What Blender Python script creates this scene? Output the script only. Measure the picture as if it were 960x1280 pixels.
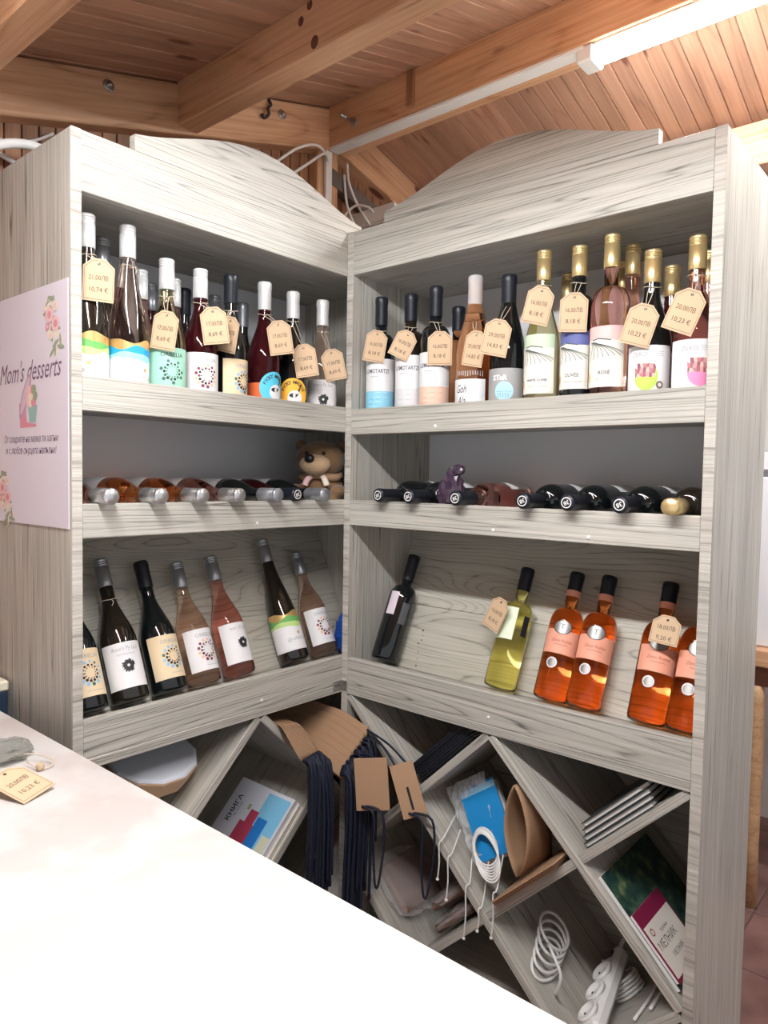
import bpy, bmesh, math, random
from mathutils import Vector, Matrix
random.seed(7)
for o in list(bpy.data.objects): bpy.data.objects.remove(o)
scene = bpy.context.scene
COL = scene.collection
R_ = math.radians

# ------------------------------------------------------------------ camera
cam_d = bpy.data.cameras.new('camera'); cam = bpy.data.objects.new('camera', cam_d); COL.objects.link(cam)
cam_d.sensor_fit = 'VERTICAL'; cam_d.sensor_height = 32.0; cam_d.lens = 895.91/1280*32.0
cam_d.clip_start = .02
def look(yaw, pitch, roll):
    cy, sy, cp, sp = math.cos(yaw), math.sin(yaw), math.cos(pitch), math.sin(pitch)
    f = Vector((cy*cp, sy*cp, sp)); r = Vector((sy, -cy, 0)); u = r.cross(f)
    cr, sr = math.cos(roll), math.sin(roll)
    return cr*r+sr*u, -sr*r+cr*u, f
r_, u_, f_ = look(R_(130.6993), R_(-2.7728), R_(.9992))
CAM = Vector((1.342, -1.3943, 1.3233))
cam.matrix_world = Matrix(((r_.x, u_.x, -f_.x, CAM.x), (r_.y, u_.y, -f_.y, CAM.y), (r_.z, u_.z, -f_.z, CAM.z), (0, 0, 0, 1)))
scene.camera = cam

# ------------------------------------------------------------------ world, exposure
w = bpy.data.worlds.new('daylight'); scene.world = w; w.use_nodes = True
bg = w.node_tree.nodes['Background']; bg.inputs[0].default_value = (.93, .96, 1, 1); bg.inputs[1].default_value = .40
scene.view_settings.view_transform = 'Standard'; scene.view_settings.look = 'None'
scene.view_settings.exposure = 0.95; scene.view_settings.gamma = 1
TUBE = 68.0           # radiance of the two fluorescent battens

# ------------------------------------------------------------------ materials
MATS = {}
def mat(name, col=(.8, .8, .8), rough=.5, metal=0, trans=0, ior=1.45, emit=0, coat=0, alpha=1, sheen=0):
    if name in MATS: return MATS[name]
    m = bpy.data.materials.new(name); m.use_nodes = True; b = m.node_tree.nodes['Principled BSDF']; i = b.inputs
    i['Base Color'].default_value = (*col, 1); i['Roughness'].default_value = rough; i['Metallic'].default_value = metal
    i['IOR'].default_value = ior; i['Transmission Weight'].default_value = trans; i['Coat Weight'].default_value = coat
    i['Alpha'].default_value = alpha; i['Sheen Weight'].default_value = sheen
    if emit: i['Emission Color'].default_value = (*col, 1); i['Emission Strength'].default_value = emit
    MATS[name] = m; return m
def nd(nt, t, **k):
    n = nt.nodes.new(t)
    for a, v in k.items(): setattr(n, a, v)
    return n
def ramp(nt, stops):
    n = nd(nt, 'ShaderNodeValToRGB'); e = n.color_ramp.elements
    while len(e) < len(stops): e.new(.5)
    for q, (p, c) in zip(e, stops): q.position = p; q.color = (*c, 1)
    return n
def wood(name, light, mid, dark, rings=9, ysc=9, streak=46, streak_amt=.55, rough=.55, vary=.12, knots=None, bump=.25, xsc=1.1, knot_col=(.20, .075, .05)):
    """planed board: grain runs along local X; contour lines of a stretched noise give the cathedral figure"""
    m = mat(name, rough=rough); nt = m.node_tree; L = nt.links.new; b = nt.nodes['Principled BSDF']
    tc = nd(nt, 'ShaderNodeTexCoord'); oi = nd(nt, 'ShaderNodeObjectInfo')
    off = nd(nt, 'ShaderNodeVectorMath', operation='SCALE'); off.inputs[0].default_value = (37, 61, 53); L(oi.outputs['Random'], off.inputs['Scale'])
    add = nd(nt, 'ShaderNodeVectorMath', operation='ADD'); L(tc.outputs['Object'], add.inputs[0]); L(off.outputs[0], add.inputs[1])
    def mapped(s):
        mm = nd(nt, 'ShaderNodeVectorMath', operation='MULTIPLY'); L(add.outputs[0], mm.inputs[0]); mm.inputs[1].default_value = s; return mm.outputs[0]
    n1 = nd(nt, 'ShaderNodeTexNoise'); n1.inputs['Scale'].default_value = 1; n1.inputs['Detail'].default_value = 1.5; L(mapped((xsc, ysc, ysc)), n1.inputs['Vector'])
    mu = nd(nt, 'ShaderNodeMath', operation='MULTIPLY'); L(n1.outputs[0], mu.inputs[0]); mu.inputs[1].default_value = rings
    fr = nd(nt, 'ShaderNodeMath', operation='FRACT'); L(mu.outputs[0], fr.inputs[0])
    rr = ramp(nt, [(0, (.0,)*3), (.12, (.75,)*3), (.55, (1,)*3), (.9, (.55,)*3), (1, (0,)*3)]); L(fr.outputs[0], rr.inputs[0])
    n2 = nd(nt, 'ShaderNodeTexNoise'); n2.inputs['Scale'].default_value = 1; n2.inputs['Detail'].default_value = 4; n2.inputs['Roughness'].default_value = .65
    L(mapped((3.2, streak*5, streak*5)), n2.inputs['Vector'])
    n3 = nd(nt, 'ShaderNodeTexNoise'); n3.inputs['Scale'].default_value = 1; n3.inputs['Detail'].default_value = 3; L(mapped((2.0, 14, 14)), n3.inputs['Vector'])
    st = ramp(nt, [(.36, (0,)*3), (.62, (1,)*3)]); L(n2.outputs[0], st.inputs[0])
    mx = nd(nt, 'ShaderNodeMath', operation='MULTIPLY'); L(st.outputs[0], mx.inputs[0]); mx.inputs[1].default_value = streak_amt
    m2 = nd(nt, 'ShaderNodeMath', operation='MULTIPLY_ADD'); L(rr.outputs[0], m2.inputs[0]); m2.inputs[1].default_value = 1-streak_amt; L(mx.outputs[0], m2.inputs[2])
    cr = ramp(nt, [(0, dark), (.45, mid), (1, light)]); L(m2.outputs[0], cr.inputs[0])
    br = ramp(nt, [(.3, (.86,)*3), (.7, (1.06,)*3)]); L(n3.outputs[0], br.inputs[0])
    mc = nd(nt, 'ShaderNodeMix', data_type='RGBA', blend_type='MULTIPLY'); mc.inputs[0].default_value = 1; L(cr.outputs[0], mc.inputs[6]); L(br.outputs[0], mc.inputs[7])
    hs = nd(nt, 'ShaderNodeHueSaturation'); L(mc.outputs[2], hs.inputs['Color'])
    mr = nd(nt, 'ShaderNodeMapRange'); L(oi.outputs['Random'], mr.inputs[0]); mr.inputs[3].default_value = 1-vary; mr.inputs[4].default_value = 1+vary; L(mr.outputs[0], hs.inputs['Value'])
    out = hs.outputs[0]
    if knots:
        vo = nd(nt, 'ShaderNodeTexVoronoi'); vo.inputs['Scale'].default_value = 1; L(mapped(knots), vo.inputs['Vector'])
        kr = ramp(nt, [(.10, (1,)*3), (.15, (0,)*3)]); L(vo.outputs['Distance'], kr.inputs[0])
        kc = nd(nt, 'ShaderNodeMix', data_type='RGBA'); L(kr.outputs[0], kc.inputs[0]); L(out, kc.inputs[6]); kc.inputs[7].default_value = (*knot_col, 1); out = kc.outputs[2]
    L(out, b.inputs['Base Color'])
    bp = nd(nt, 'ShaderNodeBump'); bp.inputs['Strength'].default_value = bump; bp.inputs['Distance'].default_value = .0015; L(m2.outputs[0], bp.inputs['Height']); L(bp.outputs[0], b.inputs['Normal'])
    return m
GREY = wood('whitewashed_pine', (.575, .552, .50), (.43, .412, .364), (.112, .105, .092), rings=34, ysc=13, xsc=.24, streak=30, streak_amt=.42, vary=.05, rough=.45, bump=.5)
FLAME = wood('flame_figured_pine', (.56, .537, .465), (.47, .448, .38), (.20, .185, .15), rings=36, ysc=5.5, xsc=1.0, streak=30, streak_amt=.40, vary=.04, rough=.45, bump=.4)
PINE = wood('honey_pine', (.78, .485, .29), (.66, .37, .205), (.42, .205, .105), rings=7, ysc=5, streak=24, streak_amt=.6, vary=.05, rough=.42, knots=(3.2, 9, 9), bump=.12)
BOARD = wood('ceiling_pine', (.56, .325, .215), (.48, .26, .165), (.33, .16, .10), rings=6, ysc=8, streak=24, streak_amt=.5, vary=.14, rough=.4, knots=(3.5, 14, 14), bump=.12)
DARKP = wood('wall_pine', (.40, .205, .11), (.31, .145, .075), (.16, .07, .04), rings=6, ysc=8, streak=24, vary=.14, rough=.45, bump=.12)
RIDGE = wood('ridged_edge', (.60, .575, .52), (.47, .44, .39), (.25, .23, .20), rings=9, ysc=9, xsc=.5, streak=36, streak_amt=.7, vary=.03, rough=.5, bump=.4)
LAM = mat('pale_laminate', (.80, .81, .84), .4)
KRAFT = mat('kraft_paper', (.42, .26, .155), .8)
TAGM = mat('kraft_card', (.66, .47, .30), .75)
INK = mat('dark_ink', (.06, .045, .035), .6)
TWINE = mat('jute_twine', (.62, .52, .40), .9)
BLACK = mat('black_card', (.012, .014, .02), .45)
WHITE = mat('white_plastic', (.82, .81, .79), .35)
PAPER = mat('white_paper', (.83, .82, .82), .6)
STEEL = mat('zinc_steel', (.55, .54, .52), .3, 1)

# ------------------------------------------------------------------ mesh helpers
def setp(o, label=None, cat=None, group=None, kind=None):
    if label: o['label'] = label
    if cat: o['category'] = cat
    if group: o['group'] = group
    if kind: o['kind'] = kind
    return o
def mesh(name, V, F, smooth=False):
    me = bpy.data.meshes.new(name); me.from_pydata([tuple(v) for v in V], [], F); me.update()
    if smooth: me.polygons.foreach_set('use_smooth', [True]*len(me.polygons))
    return me
def add(name, me, m=None, parent=None, M=None, world=False):
    o = bpy.data.objects.new(name, me); COL.objects.link(o)
    if m is not None and me is not None and not me.materials: me.materials.append(m)
    M = M or Matrix.Identity(4)
    if parent is not None:
        o.parent = parent
        o.matrix_local = (WM[parent.name].inverted() @ M) if world else M
        WM[o.name] = WM[parent.name] @ o.matrix_local
    else:
        o.matrix_world = M; WM[o.name] = M.copy()
    return o
WM = {}
def empty(name, M=None):
    o = bpy.data.objects.new(name, None); COL.objects.link(o); o.empty_display_size = .05
    M = M or Matrix.Identity(4); o.matrix_world = M; WM[o.name] = M.copy(); return o
def T(*v): return Matrix.Translation(Vector(v[0] if len(v) == 1 else v))
def frame(o, x, y, z): return Matrix(((x[0], y[0], z[0], o[0]), (x[1], y[1], z[1], o[1]), (x[2], y[2], z[2], o[2]), (0, 0, 0, 1)))
BOXC = {}
def box_me(dx, dy, dz, bev=.0012):
    key = (round(dx, 4), round(dy, 4), round(dz, 4), bev)
    if key in BOXC: return BOXC[key].copy()
    bm = bmesh.new(); bmesh.ops.create_cube(bm, size=1); bmesh.ops.scale(bm, vec=(dx, dy, dz), verts=bm.verts)
    if bev: bmesh.ops.bevel(bm, geom=bm.edges[:], offset=min(bev, .3*min(dx, dy, dz)), segments=1, affect='EDGES')
    me = bpy.data.meshes.new('box'); bm.to_mesh(me); bm.free(); BOXC[key] = me; return me.copy()
AX = {'x': ((1, 0, 0), (0, 1, 0), (0, 0, 1)), 'y': ((0, 1, 0), (-1, 0, 0), (0, 0, 1)), 'z': ((0, 0, 1), (0, 1, 0), (-1, 0, 0))}
def board(name, lo, hi, grain='x', m=None, parent=None, bev=.0012):
    """axis-aligned board in the parent's space; local X lies along the grain"""
    lo, hi = Vector(lo), Vector(hi); c = (lo+hi)/2; d = hi-lo; ex, ey, ez = AX[grain]
    dims = [abs(Vector(e).dot(d)) for e in (ex, ey, ez)]
    return add(name, box_me(*dims, bev), m, parent, frame(c, ex, ey, ez))
def slab(name, c, ex, ey, dims, m, parent=None, bev=.001, world=False):
    ex = Vector(ex).normalized(); ey = Vector(ey); ey = (ey-ex*ey.dot(ex)).normalized(); ez = ex.cross(ey)
    return add(name, box_me(*dims, bev), m, parent, frame(c, ex, ey, ez), world)
def lathe_geo(prof, n=28):
    V, F = [], []
    for r, z in prof:
        for k in range(n):
            a = 2*math.pi*k/n; V.append((r*math.cos(a), r*math.sin(a), z))
    for i in range(len(prof)-1):
        for k in range(n):
            F.append((i*n+k, i*n+(k+1) % n, (i+1)*n+(k+1) % n, (i+1)*n+k))
    F.append(tuple(reversed(range(n)))); F.append(tuple(range((len(prof)-1)*n, len(prof)*n)))
    return V, F
def lathe(name, prof, n=28): return mesh(name, *lathe_geo(prof, n), smooth=True)
def tube_geo(pts, r, n=6, closed=False):
    P = [Vector(p) for p in pts]; V, F = [], []; N = len(P); up = Vector((0, 0, 1)); prev = None
    for i in range(N):
        t = (P[(i+1) % N]-P[i-1]) if (closed or 0 < i < N-1) else (P[1]-P[0] if i == 0 else P[-1]-P[-2])
        t.normalize()
        a = prev if prev is not None else (up if abs(t.dot(up)) < .9 else Vector((1, 0, 0)))
        a = (a-t*a.dot(t)).normalized(); b = t.cross(a); prev = a
        for k in range(n):
            q = 2*math.pi*k/n; V.append(P[i]+a*(r*math.cos(q))+b*(r*math.sin(q)))
    for i in range(N if closed else N-1):
        j = (i+1) % N
        for k in range(n): F.append((i*n+k, i*n+(k+1) % n, j*n+(k+1) % n, j*n+k))
    if not closed: F.append(tuple(reversed(range(n)))); F.append(tuple(range((N-1)*n, N*n)))
    return V, F
def spline(pts, k=6, closed=False):
    P = [Vector(p) for p in pts]; out = []; n = len(P)
    for i in range(n if closed else n-1):
        p0, p1, p2, p3 = (P[(i-1) % n], P[i], P[(i+1) % n], P[(i+2) % n]) if closed else (P[max(i-1, 0)], P[i], P[i+1], P[min(i+2, n-1)])
        for j in range(k):
            t = j/k; out.append(.5*((2*p1)+(p2-p0)*t+(2*p0-5*p1+4*p2-p3)*t*t+(3*p1-p0-3*p2+p3)*t**3))
    if not closed: out.append(P[-1])
    return out
def tube(name, pts, r, m, parent=None, n=6, closed=False, smooth_k=6, world=False):
    return add(name, mesh(name, *tube_geo(spline(pts, smooth_k, closed), r, n, closed), smooth=True), m, parent, None, world)
class G:                       # geometry collector with several materials
    def __init__(s): s.V = []; s.F = []; s.mi = []; s.ms = []
    def add(s, V, F, m):
        if m not in s.ms: s.ms.append(m)
        k = len(s.V); s.V += [tuple(v) for v in V]; s.F += [tuple(i+k for i in f) for f in F]; s.mi += [s.ms.index(m)]*len(F)
    def mesh(s, name, smooth=False):
        me = mesh(name, s.V, s.F, smooth)
        for m in s.ms: me.materials.append(m)
        me.polygons.foreach_set('material_index', s.mi); return me
TXT = {}
def text2d(s, size, shear=0, sx=1, bold=0):
    key = (s, size, shear, sx, bold)
    if key not in TXT:
        c = bpy.data.curves.new('t', 'FONT'); c.body = s; c.size = size; c.align_x = 'CENTER'; c.align_y = 'CENTER'; c.shear = shear; c.resolution_u = 2; c.offset = bold
        o = bpy.data.objects.new('t', c); me = bpy.data.meshes.new_from_object(o)
        V = [(v.co.x*sx, v.co.y) for v in me.vertices]; F = [tuple(p.vertices) for p in me.polygons]
        bpy.data.objects.remove(o); bpy.data.meshes.remove(me); bpy.data.curves.remove(c); TXT[key] = (V, F)
    return TXT[key]
def disc2d(r, n=10, ry=None, c=(0, 0)):
    ry = ry or r; return [(c[0]+r*math.cos(2*math.pi*k/n), c[1]+ry*math.sin(2*math.pi*k/n)) for k in range(n)], [tuple(range(n))]
def ring2d(r0, r1, n=20, c=(0, 0)):
    V = [(c[0]+r*math.cos(2*math.pi*k/n), c[1]+r*math.sin(2*math.pi*k/n)) for r in (r0, r1) for k in range(n)]
    return V, [(k, (k+1) % n, n+(k+1) % n, n+k) for k in range(n)]
def strip2d(u0, u1, lo, hi, n=18):
    V, F = [], []
    for i in range(n+1):
        u = u0+(u1-u0)*i/n; V += [(u, lo(u) if callable(lo) else lo), (u, hi(u) if callable(hi) else hi)]
    for i in range(n): F.append((2*i, 2*i+2, 2*i+3, 2*i+1))
    return V, F
def mv(g, du=0, dv=0, rot=0):
    c, s = math.cos(rot), math.sin(rot); return [(x*c-y*s+du, x*s+y*c+dv) for x, y in g[0]], g[1]
def bigdisc(r, ry=None, c=(0, 0), n=14):
    ry = ry or r; f = lambda u: ry*math.sqrt(max(0, 1-((u-c[0])/r)**2)); us = [c[0]-r*math.cos(math.pi*i/n) for i in range(n+1)]; V, F = [], []
    for u in us: V += [(u, c[1]-f(u)), (u, c[1]+f(u))]
    return V, [(2*i, 2*i+2, 2*i+3, 2*i+1) for i in range(n)]
def wrap(g, R): return [(R*math.sin(u/R), -R*math.cos(u/R), v) for u, v in g[0]], g[1]
def flat(g, h=0): return [(u, v, h) for u, v in g[0]], g[1]

# ================================================================== ROOM
def struct(name, me=None, m=None, M=None):
    o = add(name, me, m, None, M) if me else empty(name, M); o['kind'] = 'structure'; return o
def tile_mat():
    m = mat('terracotta_tile', rough=.35); nt = m.node_tree; L = nt.links.new; b = nt.nodes['Principled BSDF']
    tc = nd(nt, 'ShaderNodeTexCoord'); n = nd(nt, 'ShaderNodeTexNoise'); n.inputs['Scale'].default_value = 7; n.inputs['Detail'].default_value = 6; L(tc.outputs['Object'], n.inputs['Vector'])
    cr = ramp(nt, [(.3, (.13, .06, .055)), (.7, (.30, .17, .15))]); L(n.outputs[0], cr.inputs[0]); L(cr.outputs[0], b.inputs['Base Color']); return m
TILE = tile_mat()
GROUT = mat('grout', (.20, .13, .12), .9)
floor = struct('floor', box_me(4.2, 5.6, .04, 0), GROUT, T(1.4, -.6, -.026))
tm = box_me(.296, .296, .012, .002)
for i in range(13):
    for j in range(17):
        add('tile', tm, TILE, floor, T(-.38+.15+.3*i-1.4, -3.2+.15+.3*j+.6, .026-.006))
XW, SL = -.38, .2725
YR, ZR = .243, 2.492             # point where the underside of the boards meets the ridge beam
wall_left = struct('wall_left', box_me(.02, 5.2, 2.6, 0), mat('wall_backing', (.31, .145, .075), .8), T(XW-.03, -.6, 1.3))
def zroof(y): return ZR-SL*abs(y-.295)+.014
pk = {}
for k in range(68):                      # vertical planks of the gable wall
    y = -1.6+.0385*k; zt = zroof(y)-.02; z0 = 1.15
    o = board('plank', (XW-.018, y+.001, z0), (XW, y+.0365, zt), 'z', DARKP)
    M = o.matrix_world.copy(); o.parent = wall_left; o.matrix_local = WM['wall_left'].inverted() @ M
wall_back = struct('wall_back', box_me(4.2, .06, 2.5, 0), mat('white_plaster', (.80, .79, .77), .8), T(1.4, 1.75, 1.25))
ceiling = struct('ceiling')
cs, sn = math.cos(math.atan(SL)), math.sin(math.atan(SL))
for side, L in ((-1, 3.1), (1, 1.5)):
    d = Vector((0, side*cs, -sn)); nrm = Vector((0, side*sn, cs)); base = Vector((0, .295, ZR+.0142))
    me = box_me(L, .0436, .014, .0022)
    dk = slab('roof_deck', base+d*(L/2)+nrm*.022+Vector((1.1, 0, 0)), d, (1, 0, 0), (L, 3.1, .012), mat('roof_backing', (.46, .24, .145), .8), ceiling, 0)
    for k in range(54):
        x = XW+.012+.045*k
        ex, ey = d, Vector((1, 0, 0)); ez = ex.cross(ey)
        add('plank', me, BOARD, ceiling, frame(base+d*(L/2)+nrm*.007+Vector((x+.0225, 0, random.uniform(-.0008, .0008))), ex, ey, ez))
def beam(name, lo, hi, n):
    o = board(name, lo, hi, 'x', PINE, bev=.003); o['kind'] = 'structure'; return o
KNOTS = ((.140, 2.312, .009), (.184, 2.252, .012), (.167, 2.336, .009))
beamB = beam('trim_1', (-.335, -.303, 2.231), (2.6, -.242, 2.345), 1)
for x, z, r in KNOTS: add('knot', lathe('knot', [(r, 0), (r*.9, .0006), (r*.2, .0008)], 14), mat('knot_wood', (.16, .06, .045), .5), beamB, frame((x, -.3028, z), (1, 0, 0), (0, 0, 1), (0, -1, 0)) @ Matrix.Diagonal((1, 1.25, 1, 1)), True)
beamC = beam('trim_2', (-.335, .25, 2.370), (2.6, .34, 2.496), 2)
beamD = beam('trim_3', (-.335, -.868, 2.095), (2.6, -.806, 2.19), 3)
beamF = beam('trim_4', (-.335, .83, 2.215), (2.6, .90, 2.335), 4)
for s_, L_, nm in ((-1, 1.9, 'trim_5'), (1, 1.2, 'trim_6')):      # sloping rafters along the gable wall
    d = Vector((0, s_*cs, -sn)); c = Vector((-.357, .295, ZR+.012-.066))+d*(L_/2)
    o = slab(nm, c, d, (1, 0, 0), (L_, .054, .124), PINE, None, .003); o['kind'] = 'structure'
o = board('trim_7', (-.385, .215, 1.2), (-.345, .308, 2.372), 'z', PINE, bev=.003); o['kind'] = 'structure'
o = slab('trim_8', (-.355, .62, 2.20), (0, cs, -sn), (1, 0, 0), (.72, .03, .05), mat('grey_batten', (.16, .13, .12), .8), None, .002); o['kind'] = 'structure'
o = board('trim_9', (-.010, .240, 2.388), (.018, .251, 2.49), 'z', DARKP, bev=.003); o['kind'] = 'structure'
# bolts and hook on the rafters
def bolt(y, z, x=-.33, label='', long=0, M=None):
    r = empty('bolt', M or frame((x, y, z), (0, 1, 0), (0, 0, 1), (1, 0, 0)))
    add('washer', lathe('washer', [(.014, 0), (.014, .003), (.0125, .0035)], 18), STEEL, r)
    add('shank', lathe('shank', [(.005, 0), (.005, .012+long), (.004, .013+long)], 10), STEEL, r)
    add('nut', lathe('nut', [(.0085, .003+long*.75), (.0085, .009+long*.75)], 6), STEEL, r)
    return setp(r, label, 'bolt')
bolt(-.495, 2.253, label='zinc bolt end in the sloping rafter left of the purlin')
bolt(.052, 2.395, label='zinc bolt end in the rafter between purlin and ridge beam')
bolt(0, 0, label='long threaded bolt sticking out of the ridge beam', long=.05, M=frame((-.22, .25, 2.415), (1, 0, 0), (0, 0, 1), (0, -1, 0)))
o = tube('wire_hook', [(-.328, -.0, 2.417), (-.318, .0, 2.40), (-.316, -.012, 2.385), (-.318, -.008, 2.37), (-.32, -.022, 2.355), (-.322, -.03, 2.365)], .0045, mat('old_cable', (.05, .04, .04), .6)); setp(o, 'dark twisted cable end hanging on the rafter', 'cable')
o = add('knot_hole', lathe('knot_hole', [(.009, 0), (.008, .004), (.003, .006)], 12), mat('dark_plug', (.05, .03, .025), .6), None, frame((-.331, -.055, 2.397), (0, 1, 0), (0, 0, 1), (1, 0, 0))); setp(o, 'dark round plug in the rafter beside the twisted cable', 'plug')
# cable trunking and lamp below the ridge beam
tr = empty('cable_trunking', T(-.33, .27, 2.36))
board('channel', (0, -.020, .002), (.862, .024, .010), 'x', WHITE, tr); board('cover_lip', (0, -.017, .0005), (.862, .021, .002), 'x', WHITE, tr, .0005)
setp(tr, 'white plastic cable trunking running along the underside of the ridge beam', 'trunking')
tr = empty('cable_trunking', T(-.338, .2535, 1.8))
board('channel', (-.005, -.0135, 0), (.007, .0135, .56), 'z', WHITE, tr)
setp(tr, 'white cable trunking running down the wooden post in the corner', 'trunking')
def tubelight(label, x0, x1, y, z, tilt=0, tail=''):
    r = empty('tube_light'+tail, T((x0+x1)/2, y, z) @ Matrix.Rotation(tilt, 4, 'X')); L = x1-x0
    board('housing', (-L/2+.02, -.03, -.016), (L/2-.02, .03, 0), 'x', WHITE, r, .003)
    for s in (-1, 1): board('end_cap', (s*L/2-.022, -.033, -.040), (s*L/2+.022, .033, 0), 'x', WHITE, r, .005)
    n = 10; V, F = [], []
    for s in (-1, 1):
        for k in range(n+1):
            a = math.pi*k/n; V.append((s*(L/2-.022), -.031*math.cos(a), -.013-.026*math.sin(a)))
    for k in range(n): F.append((k, k+1, n+2+k, n+1+k))
    F.append(tuple(range(n+1))); F.append(tuple(reversed(range(n+1, 2*n+2)))); F.append((0, n+1, 2*n+1, n))
    me = mesh('diffuser', V, F, True)
    add('diffuser'+tail, me, mat('lit_diffuser', (.965, .985, 1), .4, emit=TUBE), r)
    return setp(r, label, 'lamp')
tubelight('lit white fluorescent batten fixed under the ridge beam', .535, 1.735, .285, 2.370)
tubelight('lit fluorescent batten on the ceiling boards above the counter', .25, 1.45, -1.04, 2.1405, math.atan(SL), '_offscreen')

# ================================================================== CABINETS
Wd, TH, DP, HT = .941, .0205, .36, 1.968
def crown_me(s0, s1, pk_, mirror):
    n = 36; V, F = [], []
    for y in (0, .02):
        for i in range(n+1):
            s = s0+(s1-s0)*i/n; t = max(-1, min(1, (s-pk_)/.365)); z = .0275+.081*math.cos(t*math.pi/2)**1.7
            V += [(s, y, 0), (s, y, z)]
    m = 2*(n+1)
    for i in range(n):
        a = 2*i; F += [(a, a+2, a+3, a+1), (m+a, m+a+1, m+a+3, m+a+2), (a+1, a+3, m+a+3, m+a+1), (a, m+a, m+a+2, a+2)]
    F += [(0, 1, m+1, m), (2*n, m+2*n, m+2*n+1, 2*n+1)]
    c = ((s0+s1)/2, .01, .04); return mesh('crown', [(v[0]-c[0], v[1]-c[1], v[2]-c[2]) for v in V], F), c
def cabinet(M, label, ds1, crown, plugs):
    c = empty('wine_rack', M); a, b = TH, Wd-TH; m = GREY
    for s in (0, Wd-TH):
        board('side_panel', (s, .0012, 0), (s+TH, DP, HT), 'z', m, c, .0012); board('edge_band', (s, 0, 0), (s+TH, .0014, HT), 'x', RIDGE, c, .0004)
    board('valance', (a, .001, 1.8547), (b, .021, HT), 'x', m, c, .0015)
    me, cc = crown_me(*crown, False); add('crown', me, m, c, T(cc[0], cc[1]+.001, HT+cc[2]))
    board('top_panel', (a, .021, 1.858), (b, .35, 1.878), 'x', m, c)
    z1 = 1.4383+ds1
    board('shelf', (a, .021, z1+.0185), (b, .349, z1+.0415), 'x', m, c); board('rail', (a, .001, z1), (b, .021, z1+.0672), 'x', m, c, .0015)
    board('shelf', (a, .021, 1.213), (b, .349, 1.235), 'x', m, c); board('rail', (a, .001, 1.1938), (b, .021, 1.2615), 'x', m, c, .0015)
    board('shelf', (a, .021, .781), (b, .349, .8015), 'x', m, c); board('rail', (a, .001, .7572), (b, .021, .8338), 'x', m, c, .0015)
    board('trim_strip', (a, .0, .7356), (b, .03, .7568), 'x', m, c, .0015)
    board('back_panel', (a, .349, 1.214), (b, .357, 1.877), 'x', LAM, c, 0)
    board('back_panel', (a, .349, .05), (b, .357, 1.2135), 'x', m, c, 0)
    t = R_(65.5); ex = Vector((1, 0, 0)); ey = Vector((0, math.cos(t), math.sin(t))); p0 = Vector((Wd/2, .120, .803)); L = .443; nz = ex.cross(ey)
    for k, hgt in ((0, .18), (1, .263)):
        q = p0+ey*((0 if k == 0 else .1802)+hgt/2)+nz*(-.008)
        add('sloping_board', box_me(b-a-.001, hgt-.0006, .014, .0008), FLAME, c, frame(q, ex, ey, nz))
    zt, zb = .7356, .0756
    s0, s1, s2, s3, s4 = a, .2455, .4705, .6955, b; z0, zA, zB, zC = zt, .5156, .2956, zb
    for (p, q, off) in (((s0, z0), (s3, zC), 0), ((s2, z0), (s4, zB), 0), ((s0, zB), (s1, zC), 0), ((s2, z0), (s0, zB), .002), ((s4, z0), (s1, zC), .002), ((s4, zB), (s3, zC), .002)):
        p, q = Vector((p[0], 0, p[1])), Vector((q[0], 0, q[1])); d = (q-p).normalized(); L = (q-p).length-.012
        ez = d.cross(Vector((0, 1, 0)))
        add('lattice_board', box_me(L, .345-off, .0195, .0012), m, c, frame((p+q)/2+Vector((0, .003+off+(.345-off)/2, 0)), d, (0, 1, 0), ez))
    board('bottom_panel', (a, .003, .0555), (b, .349, .0756), 'x', m, c); board('plinth', (a, .03, 0), (b, .048, .0555), 'x', m, c)
    for s, z in plugs: add('screw_plug', lathe('screw_plug', [(.0042, 0), (.0042, .0012), (.002, .0018)], 10), WHITE, c, frame((s, .0012, z), (1, 0, 0), (0, 0, 1), (0, -1, 0)))
    return setp(c, label, 'cabinet')
ML = Matrix.Translation((0, -.7469, 0)) @ Matrix.Rotation(math.pi/2, 4, 'Z'); MR = Matrix.Identity(4)
cabL = cabinet(ML, 'whitewashed wooden wine rack with a dessert poster on its side', .0035, (.131, .80, .455), [(.45, 1.208), (.47, .775)])
cabR = cabinet(MR, 'whitewashed wooden wine rack standing under the tube light', -.003, (.1256, .8166, .477), [(.47, 1.2075), (.30, 1.449), (.70, 1.2065), (.47, .775)])
RESIN = ((.1504, .1657, .9032, .003), (.1525, .1600, .8905, .0016), (.1540, .1546, .8788, .0022), (.147, .1500, .8690, .0025), (.1546, .1405, .8481, .0018), (.1570, .1330, .8315, .0016), (.1593, .1251, .8142, .0026))
RES = mat('amber_resin', (.30, .16, .04), .25)
for x, y, z, r_s in RESIN: add('resin_drop', lathe('resin_drop', [(r_s, 0), (r_s*.7, r_s*.4), (r_s*.1, r_s*.5)], 8), RES, cabR, frame((x, y-.0005, z), (1, 0, 0), (0, .4147, .91), (0, -.91, .4147)))
h = empty('corner_bracket', T(0, 0, .757))
for M in (frame((.0012, -.018, 0), (0, 1, 0), (0, 0, 1), (1, 0, 0)), frame((.012, -.0012, 0), (1, 0, 0), (0, 0, 1), (0, -1, 0))):
    p = add('plate', box_me(.03 if M[0][3] < .01 else .02, .026, .0024, .0006), STEEL, h, M)
for y in (-.024, -.012): add('screw', lathe('screw', [(.0035, 0), (.003, .0016)], 8), mat('screw_dark', (.2, .2, .2), .4, 1), h, frame((.0024, y, .002), (0, 1, 0), (0, 0, 1), (1, 0, 0)))
setp(h, 'small zinc corner bracket joining the two racks below the slanted shelf', 'bracket')

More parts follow.
